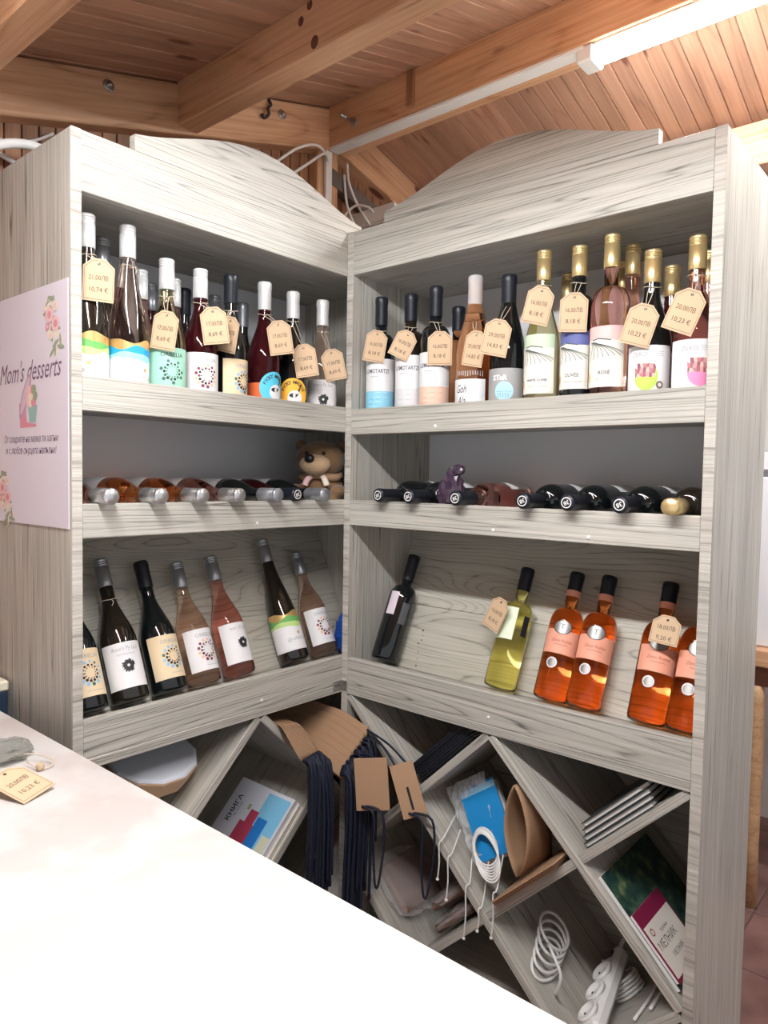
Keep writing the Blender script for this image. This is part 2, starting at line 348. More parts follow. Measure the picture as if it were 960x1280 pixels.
# ---- poster on the outer side of the left rack
po = empty('poster', frame((-.1785, -.7472, 1.4515), (1, 0, 0), (0, 0, 1), (0, -1, 0)))
pw, ph = .337, .476
add('sheet', box_me(pw, ph, .0016, 0), mat('lilac_paper', (.74, .70, .78), .45), po, T(0, 0, .0008))
g = G(); VIO = mat('violet_ink', (.17, .10, .17), .6)
def putt(g, s, u, v, size, m, h=.0019, **k): g.add(*flat(mv(text2d(s, size, **k), u, v), h), m)
putt(g, "Mom's desserts", -.006, .0755, .060, VIO, shear=.40, sx=.76)
add('title_lettering', g.mesh('title_lettering'), None, po); g = G()
putt(g, 'От сладките на мама ти хапни', 0, -.062, .0215, VIO, shear=.2, sx=.80)
putt(g, 'и с любов сърцето напълни!', 0, -.086, .0215, VIO, shear=.2, sx=.80)
add('lettering', g.mesh('lettering'), None, po)
g = G(); PK = mat('rose_ink', (.70, .30, .36), .6); PK2 = mat('blush_ink', (.85, .55, .55), .6); GRN = mat('sage_ink', (.33, .38, .27), .6); CRM = mat('cream_ink', (.84, .74, .62), .6); TEAL = mat('teal_ink', (.30, .50, .48), .6); MAUV = mat('mauve_ink', (.52, .33, .44), .6)
g.add(*flat(([(-.045, -.038), (.03, -.038), (.03, -.032), (-.012, -.028), (-.018, .012), (-.05, .012)], [tuple(range(6))]), .0019), PK)
g.add(*flat(mv(disc2d(.052, 16, .016), -.02, .025, 1.05), .0020), MAUV); g.add(*flat(mv(disc2d(.044, 16, .010), -.02, .027, 1.05), .0021), mat('lilac_ink', (.66, .52, .62), .6))
g.add(*flat(([(-.008, .006), (.036, .006), (.028, -.028), (.0, -.028)], [(0, 1, 2, 3)]), .0021), TEAL)
for k in range(9): g.add(*flat(disc2d(.011, 9, .010, (-.004+.010*(k % 4)+random.uniform(-.004, .004), .012+.013*(k//3))), .0022+.0001*k), (PK2, CRM, PK, GRN)[k % 4])
add('mixer_drawing', g.mesh('mixer_drawing'), None, po)
for cx, cy, sg in ((.105, .158, 1), (-.125, -.185, -1)):
    g = G(); rnd = random.Random(3)
    for k in range(26):
        t = rnd.uniform(-1, 1); u, v = cx+.035*t*.6+rnd.uniform(-.02, .02), cy-.06*t+rnd.uniform(-.01, .01)
        g.add(*flat(mv(disc2d(.016, 8, .0042), u, v, rnd.uniform(0, 3)), .0019+.00002*k), (GRN, CRM, GRN)[k % 3])
    for u, v, r, mm in ((-.012, .02, .017, PK2), (.014, .0, .017, PK2), (-.006, -.02, .010, CRM), (.012, .035, .012, CRM), (-.02, -.002, .009, PK)):
        g.add(*flat(disc2d(r, 12, r*.9, (cx+u, cy+v)), .0026), mm); g.add(*flat(disc2d(r*.5, 10, r*.45, (cx+u, cy+v)), .0028), PK if mm is PK2 else PK2)
    add('floral_print', g.mesh('floral_print'), None, po)
setp(po, 'lilac dessert poster with flowers and a mixer drawing on the rack side', 'poster')

# ================================================================== BOTTLES
G_DARK = mat('black_green_glass', (.006, .008, .009), .06, ior=1.5, coat=.3)
G_ANT = mat('antique_green_glass', (.016, .012, .008), .06, ior=1.5, coat=.3)
G_RED = mat('ruby_glass', (.10, .012, .018), .05, trans=.75, ior=1.38)
G_ROSE = mat('rose_wine', (.99, .78, .66), .03, trans=1, ior=1.37)
G_ROSE2 = mat('deep_rose_wine', (.94, .50, .44), .03, trans=1, ior=1.37)
G_COR = mat('coral_wine', (1, .36, .10), .03, trans=1, ior=1.37)
G_WHT = mat('white_wine', (.97, .92, .55), .03, trans=1, ior=1.37)
G_YEL = mat('lemon_wine', (1, .95, .42), .03, trans=1, ior=1.37)
G_AMB = mat('amber_rose_wine', (.90, .42, .20), .03, trans=1, ior=1.37)
C_WHT = mat('white_screw_cap', (.80, .80, .80), .32, .35)
C_GRY = mat('grey_screw_cap', (.42, .44, .48), .32, .7)
C_GLD = mat('gold_screw_cap', (.78, .60, .30), .30, .75)
C_SIL = mat('satin_silver_cap', (.62, .62, .63), .30, .9)
C_BLK = mat('black_capsule', (.012, .014, .022), .35)
C_CLR = mat('clear_foil', (.88, .87, .86), .08, trans=.45, ior=1.3)
def smooth(t): return t*t*(3-2*t)
def profile(kind, H, R, nr=.0150):
    P = [(R*.80, .0), (R*.95, .0025), (R, .009)]
    if kind == 'bordeaux':
        sh, ne = .58*H, .70*H
        P.append((R, sh))
        for k in range(1, 9):
            t = k/8; P.append((nr+(R-nr)*math.cos(t*math.pi/2)**.8 if k < 8 else nr, sh+(ne-sh)*math.sin(t*math.pi/2)**1.15))
    else:
        sh, ne = {'burgundy': (.40, .73), 'flute': (.30, .84), 'champagne': (.42, .86)}[kind]; sh *= H; ne *= H
        P.append((R, sh*.6)); P.append((R, sh))
        e = {'burgundy': .92, 'flute': 1.0, 'champagne': .9}[kind]
        for k in range(1, 11):
            t = k/10; P.append((nr+(R-nr)*(1-smooth(t))**e, sh+(ne-sh)*t))
    P += [(nr, H-.03), (nr, H-.002)]
    return P
def cap_prof(kind, H, L, r=.0166):
    b = H-L
    if kind == 'screw':
        P = [(r*.97, b), (r, b+.001)]
        for k in range(3):
            z = H-.020+.005*k; P += [(r, z), (r*.92, z+.0008), (r*.92, z+.0022), (r, z+.003)]
        return P+[(r, H-.0025), (r*.88, H)]
    return [(r*.99, b), (r, b+.001), (r, H-.020), (r*1.05, H-.016), (r*1.05, H-.004), (r*.94, H)]
BCACHE = {}
def bottle(label, kind, H, R, glass, cap, capL, M, group, labels=(), capkind='screw', nr=.0150, end_mark=False, capr=.0166):
    r = empty('wine_bottle', M)
    key = (kind, round(H, 3), round(R, 4), glass.name, nr)
    if key not in BCACHE: me = lathe('glass', profile(kind, H, R, nr), 32); me.materials.append(glass); BCACHE[key] = me
    add('glass', BCACHE[key], None, r)
    key = (cap.name, round(H, 3), round(capL, 3), capkind, capr)
    if key not in BCACHE: me = lathe('cap', cap_prof(capkind, H, capL, capr), 28); me.materials.append(cap); BCACHE[key] = me
    c = add('screw_cap' if capkind == 'screw' else 'capsule', BCACHE[key], None, r)
    if end_mark:
        g = G(); g.add(*flat(ring2d(.0095, .0115, 24), H+.0004), WHITE); g.add(*flat(text2d('38', .0125, bold=.0002), H+.0004), WHITE)
        add('end_emblem', g.mesh('end_emblem'), None, c)
    for f in labels: f(r, R, H)
    return setp(r, label, 'bottle', group)
def upright(x, y, z, az): a = R_(az); return frame((x, y, z), (-math.sin(a), math.cos(a), 0), (-math.cos(a), -math.sin(a), 0), (0, 0, 1))
def oriented(base, axis, front):
    z = Vector(axis).normalized(); y = -Vector(front); y = (y-z*y.dot(z)).normalized(); x = y.cross(z); return frame(base, x, y, z)
# ---- label kinds: each returns a function that adds label parts to a bottle
def L_patch(r, R, g2, m, name='label', dr=.0005, par=None):
    g = G(); g.add(*wrap(g2, R+dr), m); return add(name, g.mesh(name, True), None, par or r)
CRL = mat('cream_label', (.80, .64, .42), .6); WHL = mat('white_label', (.80, .79, .80), .55); MINT = mat('mint_label', (.36, .66, .52), .55)
GOLD = mat('gold_print', (.72, .47, .18), .35, .5)
def dots(g, R, cu, cv, ring, cols, dr):
    for j, (rad, n, s) in enumerate(ring):
        for k in range(n):
            a = 2*math.pi*(k+.5*j)/n; sz = s*(1-.25*math.sin(a*1.0+.5)*.6)
            g.add(*wrap(disc2d(sz, 8, None, (cu+rad*math.cos(a), cv+rad*math.sin(a))), R+dr), cols[j][k % len(cols[j])])
BLUE = mat('sky_print', (.25, .52, .80), .5); CHAR = mat('charcoal_print', (.025, .022, .025), .5); WINE = mat('burgundy_print', (.25, .05, .08), .5); PCH = mat('peach_print', (.86, .52, .34), .5); DGRN = mat('forest_print', (.07, .16, .13), .5); GREYP = mat('grey_print', (.40, .40, .42), .5)
def orbelia(bm, z0, z1, outer, inner, third, txt=GREYP, half=1.35):
    def f(r, R, H):
        lb = L_patch(r, R, strip2d(-half*R, half*R, z0, z1), bm)
        g = G(); h = z1-z0
        g.add(*wrap(mv(text2d('ORBELIA', .0125, sx=1.05), 0, z1-.016), R+.0009), txt)
        add('lettering', g.mesh('lettering'), None, lb); g = G()
        dots(g, R, 0, z1-.016-.030-.006, [(.0240, 13, .0037), (.0168, 13, .0029), (.0118, 12, .0015)], [outer, inner, third], .0009)
        add('dot_ring', g.mesh('dot_ring'), None, lb); g = G()
        g.add(*wrap(strip2d(-.012, .022, z0+.0105, z0+.0115, 4), R+.0009), GREYP)
        add('fine_print', g.mesh('fine_print'), None, lb)
    return f
def burst(bm, z0, z1, lines, half=1.35):
    def f(r, R, H):
        lb = L_patch(r, R, strip2d(-half*R, half*R, z0, z1), bm); g = G(); rnd = random.Random(5)
        g.add(*wrap(mv(text2d(lines[0], .0125, shear=.2, sx=.85), 0, z1-.014), R+.0009), GREYP)
        if len(lines) > 1: g.add(*wrap(mv(text2d(lines[1], .006, sx=1.1), 0, z1-.027), R+.0009), GREYP)
        add('lettering', g.mesh('lettering'), None, lb); g = G(); cv = z1-.052
        for k in range(46):
            a = 2*math.pi*k/46; q = rnd.uniform(.7, 1.0); c0 = (.0045*math.cos(a), .0045*math.sin(a)); c1 = (.0155*q*math.cos(a), .0155*q*math.sin(a)); n = (-math.sin(a)*.0009, math.cos(a)*.0009)
            if -.22 < a < .0: continue
            g.add(*wrap(([(c0[0]-n[0], cv+c0[1]-n[1]), (c1[0]-n[0], cv+c1[1]-n[1]), (c1[0]+n[0], cv+c1[1]+n[1]), (c0[0]+n[0], cv+c0[1]+n[1])], [(0, 1, 2, 3)]), R+.0009), CHAR)
        g.add(*wrap(ring2d(.0032, .0075, 16, (0, cv)), R+.0010), CHAR)
        add('burst_print', g.mesh('burst_print'), None, lb)
    return f
def landscape(z0, z1, c1, c2, half=2.4):
    def f(r, R, H):
        u = half*R; wv = lambda o, a, ph: (lambda x: o+a*math.sin(x*70+ph)+a*.5*math.sin(x*120+ph*2))
        lb = L_patch(r, R, strip2d(-u, u, z0, z1-.035, 34), WHL)
        g = G()
        g.add(*wrap(strip2d(-u, u, z1-.026, wv(z1-.004, .004, .6), 30), R+.0006), GOLD)
        g.add(*wrap(strip2d(-u, u, z1-.036, wv(z1-.018, .004, 2.2), 30), R+.0008), c1)
        g.add(*wrap(strip2d(-u, u, z1-.048, wv(z1-.030, .003, 3.9), 30), R+.0010), c2)
        g.add(*wrap(strip2d(-u, u, z0+.001, wv(z1-.042, .0035, 5.0), 30), R+.0012), WHL)
        g.add(*wrap(mv(text2d('ORBELIA', .0115), .0, z1-.078), R+.0014), GREYP); g.add(*wrap(disc2d(.0042, 10, None, (0, z1-.062)), R+.0014), GOLD)
        for k in range(3): g.add(*wrap(strip2d(-.9*R, -.6*R, z1-.075-.004*k, z1-.0735-.004*k, 3), R+.0014), GREYP)
        add('landscape_print', g.mesh('landscape_print', False), None, lb)
    return f
def stripes(z0, z1, low, lines, half=1.45):
    def f(r, R, H):
        u = half*R; zm = z0+(z1-z0)*.42
        lb = L_patch(r, R, strip2d(-u, u, zm, z1), WHL)
        L_patch(r, R, strip2d(-u, u, z0, zm), low, par=lb, name='colour_field')
        g = G(); rnd = random.Random(len(lines))
        g.add(*wrap(mv(text2d('LOMOTARTZI', .0150, sx=.74, bold=.0002), 0, z1-.033), R+.0009), mat('slate_ink', (.10, .11, .14), .5))
        add('lettering', g.mesh('lettering'), None, lb); g = G()
        g.add(*wrap(strip2d(-.018, .004, z1-.0475, z1-.0462, 4), R+.0009), GREYP); add('fine_print', g.mesh('fine_print'), None, lb); g = G()
        for k in range(9):
            zz = zm-.004-(zm-z0-.006)*k/9; a = rnd.uniform(-u, 0); bb = a+rnd.uniform(.02, .05)
            g.add(*wrap(strip2d(a, min(bb, u), zz, lambda q, zz=zz: zz+.0008+.0006*math.sin(q*300), 8), R+.0009), lines[k % len(lines)])
        add('wave_lines', g.mesh('wave_lines'), None, lb)
    return f
def vineyard(z0, z1, top, title, half=1.15):
    def f(r, R, H):
        u = half*R; zs = z1-.034; lb = L_patch(r, R, strip2d(-u, u, z0, zs), mat('ivory_label', (.82, .79, .70), .55))
        L_patch(r, R, strip2d(-u, u, zs, z1), top, par=lb, name='sky_band')
        g = G(); hill = lambda q: zs+.004+.006*math.exp(-((q+.012)/.014)**2)
        g.add(*wrap(strip2d(-u, u, zs-.004, hill, 20), R+.0008), mat('ivory_label'))
        for k in range(9):
            p = [(-.030+.0012*k, zs+.002), (-.026+.007*k, zs-.010-.003*k*.2), (-.034+.012*k, zs-.036+.0016*k)]
            pts = spline([(a, b, 0) for a, b in p], 5)
            V = []; F = []
            for i, q in enumerate(pts): V += [(max(-u, min(u, q.x-.0006)), q.y), (max(-u, min(u, q.x+.0008)), q.y+.0005)]
            F = [(2*i, 2*i+1, 2*i+3, 2*i+2) for i in range(len(pts)-1)]
            g.add(*wrap((V, F), R+.0011), mat('olive_ink', (.10, .12, .10), .6))
        for k in range(7): g.add(*wrap(disc2d(.0035, 6, .0016, (-.022+.006*k, zs+.0085-.001*abs(k-2))), R+.0011), mat('olive_ink'))
        add('vineyard_drawing', g.mesh('vineyard_drawing'), None, lb); g = G()
        g.add(*wrap(mv(text2d(title, .0105 if len(title) < 7 else .0075, bold=.0002), .004, z0+.029), R+.0011), mat('slate_ink', (.10, .11, .14), .5))
        g.add(*wrap(mv(text2d('Family Tradition', .0075, shear=.35, sx=.85), .006, z0+.016), R+.0011), GREYP)
        g.add(*wrap(disc2d(.006, 12, .010, (-u+.008, z0+.022)), R+.0011), GOLD)
        add('lettering', g.mesh('lettering'), None, lb)
    return f
def fruit(z0, z1, title, shell, half=1.35, cu=0):
    def f(r, R, H):
        lb = L_patch(r, R, strip2d(-half*R, half*R, z0, z1), WHL); g = G(); rnd = random.Random(2); cv = z1-.058
        g.add(*wrap(mv(text2d(title, .0125, bold=.0002), -.014+cu*.3, z1-.0175), R+.0009), GREYP); g.add(*wrap(strip2d(-.03, -.004, z1-.0085, z1-.0075, 4), R+.0009), GREYP)
        for k in range(3): g.add(*wrap(strip2d(.008, .034, z1-.013-.004*k, z1-.0122-.004*k, 4), R+.0009), GREYP)
        g.add(*wrap(bigdisc(.023, .027, (cu, cv-.004)), R+.0009), shell)
        tones = [mat('pome_%d' % i, c, .55) for i, c in enumerate([(.30, .10, .14), (.50, .20, .22), (.66, .34, .32), (.80, .50, .42), (.38, .14, .17)])]
        P = [(cu-.024+.006*i+rnd.uniform(-.002, .002), cv-.004+.0085*j+rnd.uniform(-.002, .002)) for j in range(4) for i in range(8)]
        for j in range(3):
            for i in range(7):
                q = (j*8+i, j*8+i+1, j*8+9+i, j*8+8+i)
                if (P[q[2]][0]-cu)**2+(P[q[2]][1]-cv-.004)**2 > .026**2: continue
                g.add(*wrap(([P[t] for t in q], [(0, 1, 2), (0, 2, 3)]), R+.0012), tones[(i*3+j) % 5])
        g.add(*wrap(ring2d(.004, .0075, 14, (cu+.027, cv-.020)), R+.0012), mat('seal_ink', (.22, .15, .13), .5))
        add('fruit_print', g.mesh('fruit_print'), None, lb)
    return f
def magpie(z1, bg_, base, word='PICKY MAGPIE'):
    def f(r, R, H):
        rad = .040; lb = L_patch(r, R, bigdisc(rad, None, (0, z1-rad), 20), bg_, dr=.0008); g = G()
        for i, ch in enumerate(word):
            a = R_(158-12.4*i); g.add(*wrap(mv(text2d(ch, .0125, bold=.0003), .029*math.cos(a), z1-rad+.029*math.sin(a), a-math.pi/2), R+.0012), CHAR)
        g.add(*wrap(bigdisc(.019, None, (.004, z1-rad-.010)), R+.0012), WHL)
        g.add(*wrap(disc2d(.011, 10, .0055, (0, z1-rad-.004)), R+.0015), CHAR)
        g.add(*wrap(([(.006, z1-rad-.004), (.012, z1-rad-.004), (.022, z1-rad+.022), (.019, z1-rad+.023)], [(0, 1, 2, 3)]), R+.0015), CHAR)
        add('bird_print', g.mesh('bird_print'), None, lb)
        if base: L_patch(r, R, strip2d(-2.3*R, 2.3*R, .012, z1-.028, 40), base, name='wrap_label')
    return f
def star(z0, z1):
    def f(r, R, H):
        lb = L_patch(r, R, strip2d(-1.35*R, 1.35*R, z0, z1), mat('ash_label', (.36, .36, .36), .55)); g = G()
        g.add(*wrap(mv(text2d('STaR', .0165, bold=.0006), -.006, z1-.022), R+.0009), WHL)
        add('lettering', g.mesh('lettering'), None, lb); g = G()
        g.add(*wrap(bigdisc(.022, None, (.005, z1-.052)), R+.0009), mat('ice_print', (.42, .66, .78), .5))
        for k in range(5): g.add(*wrap(strip2d(-.010+.006*k, -.0085+.006*k, z1-.066, z1-.056, 2), R+.0012), mat('teal_line', (.16, .36, .46), .5))
        g.add(*wrap(strip2d(-.013, .023, z1-.0535, z1-.0525, 6), R+.0012), mat('teal_line'))
        add('round_print', g.mesh('round_print'), None, lb)
    return f
def gohala(z0, z1):
    def f(r, R, H):
        lb = L_patch(r, R, strip2d(-1.25*R, .95*R, z0, z1), WHL); g = G()
        g.add(*wrap(mv(text2d('Goh', .028, shear=.35, sx=.62), -.022, z1-.024), R+.0009), CHAR); g.add(*wrap(mv(text2d('Ala', .028, shear=.35, sx=.62), -.020, z1-.052), R+.0009), CHAR)
        add('lettering', g.mesh('lettering'), None, lb)
        g = G()
        for k in range(12): g.add(*wrap(strip2d(-.034+.006*k, -.0325+.006*k, z1+.008+.002*math.sin(k), z1+.019, 2), R+.0006), WHL)
        add('hanging_print', g.mesh('hanging_print'), None, r)
    return f
def salmon(H_):
    def f(r, R, H):
        SAL = mat('salmon_label', (.88, .40, .28), .5); SIL = mat('silver_foil', (.34, .34, .33), .38, .8)
        lb = L_patch(r, R, strip2d(-1.2*R, 1.2*R, .335*H, .515*H), SAL); g = G()
        g.add(*wrap(bigdisc(.0215, .0165, (-.004, .535*H)), R+.0009), CHAR); g.add(*wrap(bigdisc(.0198, .0150, (-.004, .535*H)), R+.0012), SIL)
        g.add(*wrap(mv(text2d('T', .018), -.004, .537*H), R+.0015), CHAR)
        add('silver_oval', g.mesh('silver_oval'), None, lb); g = G()
        BRK = mat('brick_ink', (.45, .12, .08), .5); g.add(*wrap(mv(text2d('Zlaten Rozhen', .0098, shear=.25, sx=.85), 0, .432*H), R+.0009), BRK)
        g.add(*wrap(strip2d(-.016, .016, .401*H, .404*H, 8), R+.0009), BRK)
        add('script_print', g.mesh('script_print'), None, lb); g = G()
        g.add(*wrap(bigdisc(.0125, None, (-.012, .262*H)), R+.0006), WHL); g.add(*wrap(bigdisc(.0098, None, (-.012, .262*H)), R+.0009), SIL)
        add('round_badge', g.mesh('round_badge'), None, r)
        L_patch(r, .0164, strip2d(-math.pi*.0164, math.pi*.0164, .80*H, .85*H, 24), SAL, name='neck_band')
    return f
def plain(z0, z1, a0, a1, m, name='label'):
    def f(r, R, H): L_patch(r, R, strip2d(a0*R, a1*R, z0, z1), m, name=name)
    return f
def twine(z, rad=.0175):
    def f(r, R, H):
        q = [(rad*math.cos(t*math.pi/6), rad*math.sin(t*math.pi/6), z+.001*math.sin(2*t)) for t in range(12)]; g = G(); g.add(*tube_geo(q, .0010, 5, True), TWINE)
        g.add(*tube_geo(spline([(0, -rad, z), (.003, -rad-.002, z-.008), (-.002, -rad-.003, z-.016)], 4), .0010, 5), TWINE); add('twine', g.mesh('twine', True), None, r)
    return f
BROWNS = [WINE, CHAR]; WHT_OUT = [PCH, PCH, WINE, WINE, CHAR]
dotsC = dict(outer=[BLUE, BLUE, DGRN, BLUE], inner=[CHAR], third=[WINE, CHAR]); dotsW = dict(outer=[PCH, WINE, WINE, PCH], inner=[WINE, CHAR], third=[PCH, CHAR]); dotsM = dict(outer=[DGRN, MINT], inner=[CHAR, DGRN], third=[DGRN])

# ---- upper shelf of the left rack
FL, FR = 1.4833, 1.4768
GU = 'bottles standing on the upper shelves'
S = 'on the upper shelf of the poster rack'
GRN1, GRN2, BLU1, BLU2 = mat('leaf_print', (.16, .46, .12), .5), mat('lime_print', (.52, .72, .26), .5), mat('ocean_print', (.02, .36, .75), .5), mat('aqua_print', (.32, .66, .88), .5)
def bl(label, kind, x, y, H, R, glass, cap, capL, az, labels, group=GU, **k): return bottle(label, kind, H, R, glass, cap, capL, upright(x, y, FL if x < 0 else FR, az), group, labels, **k)
bl('dark bottle with gold and green landscape label and white cap, beside the poster side', 'flute', -.066, -.6833, .3532, .0405, G_ANT, C_WHT, .067, -22, [landscape(.012, .117, GRN1, GRN2)])
bl('tall rosé bottle with a blue wave landscape label, upper shelf', 'flute', -.066, -.5944, .3546, .042, G_ROSE, C_WHT, .0676, 22, [landscape(.012, .116, BLU1, BLU2), twine(.270)])
bl('white wine bottle with a mint green ORBELIA dot-ring label', 'burgundy', -.066, -.5015, .3078, .041, G_WHT, C_WHT, .0666, -16, [orbelia(MINT, .014, .112, txt=CHAR, **dotsM)])
bl('dark rosé bottle with white ORBELIA label and white cap, upper shelf', 'burgundy', -.066, -.4144, .306, .040, G_RED, C_WHT, .0663, -14, [orbelia(WHL, .014, .113, **dotsW)])
bl('black bottle with black cap and cream ORBELIA label, upper shelf', 'burgundy', -.066, -.3287, .312, .040, G_DARK, C_BLK, .0678, 14, [orbelia(CRL, .014, .111, **dotsC)], capkind='capsule')
bl('dark red bottle with a round light blue magpie label and orange wrap', 'burgundy', -.066, -.2261, .3168, .041, G_RED, C_WHT, .0684, 0, [magpie(.094, mat('cyan_label', (.10, .58, .80), .55), mat('orange_wrap', (.78, .16, .05), .55))], capkind='capsule')
bl('dark bottle with a round orange magpie label', 'burgundy', -.066, -.1313, .3126, .040, G_DARK, C_WHT, .0687, -38, [magpie(.088, mat('amber_label', (.92, .50, .05), .55), None)], capkind='capsule')
bl('pale rosé bottle with white black-burst label at the rack corner, upper shelf', 'burgundy', -.066, -.025, .3121, .040, G_ROSE, C_WHT, .0681, -38, [burst(WHL, .012, .096, ["Ivan's Py Lips"])], capkind='capsule')
for x, y, H, R, gl, cap, ck, lab in ((-.185, -.5878, .3558, .04, G_ANT, C_GRY, 'screw', 'tall dark bottle with grey cap behind the landscape-label bottles'),
        (-.158, -.5110, .2981, .037, G_ROSE2, C_WHT, 'screw', 'rosé bottle with white cap half hidden behind the tall rosé bottle'),
        (-.262, -.4217, .3033, .038, G_RED, C_GRY, 'screw', 'dark bottle with grey cap behind the mint label bottle'),
        (-.16, -.4235, .2983, .037, G_ROSE2, C_WHT, 'screw', 'rosé bottle with white cap tucked behind the mint label bottle'),
        (-.262, -.3268, .311, .038, G_DARK, C_BLK, 'capsule', 'black capped bottle in the back row of the poster rack'),
        (-.262, -.2339, .3121, .038, G_DARK, C_GRY, 'screw', 'grey capped dark bottle in the back row behind the cream label bottle'),
        (-.262, -.141, .3108, .038, G_DARK, C_GRY, 'capsule', 'grey capped dark bottle in the back row behind the magpie bottles')):
    bl(lab, 'burgundy', x, y, H, R, gl, cap, .066, -10, [plain(.02, .10, -1.2, 1.2, WHL)], capkind=ck)
# ---- upper shelf of the right rack
lomo = lambda c, ln: [stripes(.012, .158, c, ln)]
bl('black bottle with white and sky blue striped label, next to the rack corner', 'bordeaux', .0655, .066, .325, .0385, G_DARK, C_BLK, .075, -66, lomo(mat('sky_label', (.30, .66, .86), .55), [mat('pale_line', (.70, .86, .92), .5), mat('deep_line', (.12, .42, .66), .5)]), capkind='capsule')
bl('black bottle with a white and pale grey striped label', 'bordeaux', .1665, .066, .3181, .038, G_ANT, C_BLK, .070, -66, lomo(mat('haze_label', (.70, .70, .72), .55), [mat('mist_line', (.52, .52, .56), .5), WHL]), capkind='capsule')
bl('black bottle with a white and peach striped label', 'bordeaux', .2465, .066, .3245, .0385, G_DARK, C_BLK, .075, -68, lomo(mat('peach_label', (.82, .56, .44), .55), [mat('clay_line', (.66, .36, .27), .5), mat('cream_line', (.86, .72, .62), .5)]), capkind='capsule')
bl('amber rosé bottle with black capsule between the peach label and clear-capped bottles', 'bordeaux', .2558, .152, .2897, .037, G_AMB, C_BLK, .062, -60, [], capkind='capsule')
bl('sparkling rosé bottle with a clear foil neck and white script label', 'champagne', .3609, .070, .3331, .0435, G_AMB, C_CLR, .09, -70, [gohala(.012, .083)], capkind='capsule', capr=.0175)
bl('black bottle with a grey STAR label', 'champagne', .4566, .066, .3184, .041, G_DARK, C_BLK, .066, -74, [star(.012, .1)], capkind='capsule', capr=.0172)
bl('white wine bottle with gold cap and pale green vineyard label', 'burgundy', .546, .066, .3565, .039, G_WHT, C_GLD, .067, -84, [vineyard(.037, .167, mat('pale_green_band', (.58, .70, .52), .55), 'WHITE CUVEE')])
bl('dark bottle with gold cap and blue-topped vineyard label', 'bordeaux', .6270, .074, .3533, .0355, G_DARK, C_GLD, .066, -88, [vineyard(.043, .166, mat('indigo_band', (.12, .14, .36), .55), 'CUVÉE')])
bl('rosé bottle with gold cap and pink-topped vineyard label', 'bordeaux', .7035, .066, .3598, .040, G_ROSE2, C_GLD, .0687, -86, [vineyard(.041, .166, mat('blush_band', (.80, .52, .50), .55), 'ROSÉ')])
bl('dark bottle with gold cap and lime green fruit label', 'burgundy', .7896, .066, .312, .0405, G_DARK, C_GLD, .0663, -78, [fruit(.012, .1165, 'ZERO', mat('lime_shell', (.50, .78, .12), .5))])
bl('dark rosé bottle with gold cap and magenta fruit label by the rack end', 'burgundy', .8763, .066, .3225, .041, G_ROSE2, C_GLD, .0654, -68, [fruit(.012, .119, 'ZERO', mat('magenta_shell', (.86, .28, .50), .5), cu=.008)])
for x, y, H, R, gl, lab in ((.5131, .25, .3526, .038, G_WHT, 'gold capped white wine bottle in the back row between the vineyard labels'),
        (.6432, .272, .3645, .038, G_WHT, 'gold capped bottle in the back row behind the pink vineyard label'),
        (.7112, .157, .361, .040, G_ROSE2, 'gold capped rosé bottle behind the pink-topped vineyard label bottle'),
        (.7824, .2, .313, .0405, G_RED, 'gold capped dark bottle behind the two fruit label bottles'),
        (.8711, .162, .3185, .04, G_ROSE2, 'gold capped rosé bottle tucked behind the magenta fruit label')):
    bl(lab, 'burgundy', x, y, H, R, gl, C_GLD, .066, -85, [plain(.03, .12, -1.2, 1.2, WHL)])

# ---- lying bottles on the middle shelves
GM = 'bottles lying on the middle shelves with necks over the rail'
F2 = 1.2352
def lying_left(y, gl, cap, lab, H=.31, R=.0385, xe=.032, ck='screw', mark=False):
    return bottle(lab, 'burgundy', H, R, gl, cap, .066, oriented((xe-H, y, F2+R), (1, 0, .0095), (0, -.3, 1)), GM, [plain(.015, .105, -1.2, 1.2, WHL)], capkind=ck, end_mark=mark)
M2 = 'on the middle shelf of the poster rack'
lying_left(-.683, G_ROSE2, C_SIL, 'rosé bottle lying beside the poster side on the middle shelf')
lying_left(-.573, G_COR, C_SIL, 'second lying rosé bottle from the poster side')
lying_left(-.472, G_COR, C_SIL, 'third lying rosé bottle from the poster side')
lying_left(-.372, G_ROSE2, C_SIL, 'fourth lying rosé bottle from the poster side')
lying_left(-.258, G_DARK, C_GRY, 'dark bottle with a plain grey cap lying on the middle shelf')
lying_left(-.1795, G_RED, C_BLK, 'dark bottle with black capsule lying beside the plush toy', xe=.012, ck='capsule', mark=True)
lying_left(-.1005, G_DARK, C_GRY, 'grey capped dark bottle lying in front of the plush toy', ck='capsule')
def lying_right(x, gl, cap, lab, H=.315, R=.039, ye=-.033, ck='capsule', mark=True, pitch=.011, labels=None):
    return bottle(lab, 'bordeaux', H, R, gl, cap, .075 if ck == 'capsule' else .066, oriented((x, ye+H, F2+R), (0, -1, pitch), (-.45, 0, 1)), GM, labels or [plain(.02, .115, -1.35, 1.35, WHL)], capkind=ck, end_mark=mark)
lying_right(.149, G_DARK, C_BLK, 'dark bottle with emblem capsule lying nearest the rack corner')
lying_right(.247, G_DARK, C_BLK, 'dark bottle with emblem capsule lying beside the purple package')
lying_right(.386, G_ROSE2, C_BLK, 'rosé bottle with black emblem capsule lying on the middle shelf')
lying_right(.562, G_DARK, C_BLK, 'first of three dark bottles lying past the rosé bottle')
lying_right(.665, G_DARK, C_BLK, 'middle one of three dark bottles lying past the rosé bottle')
lying_right(.777, G_DARK, C_BLK, 'last of three dark bottles lying beside the gold cap')
lying_right(.873, G_ANT, C_GLD, 'dark bottle with a gold cap lying at the rack end', ck='screw', mark=False)

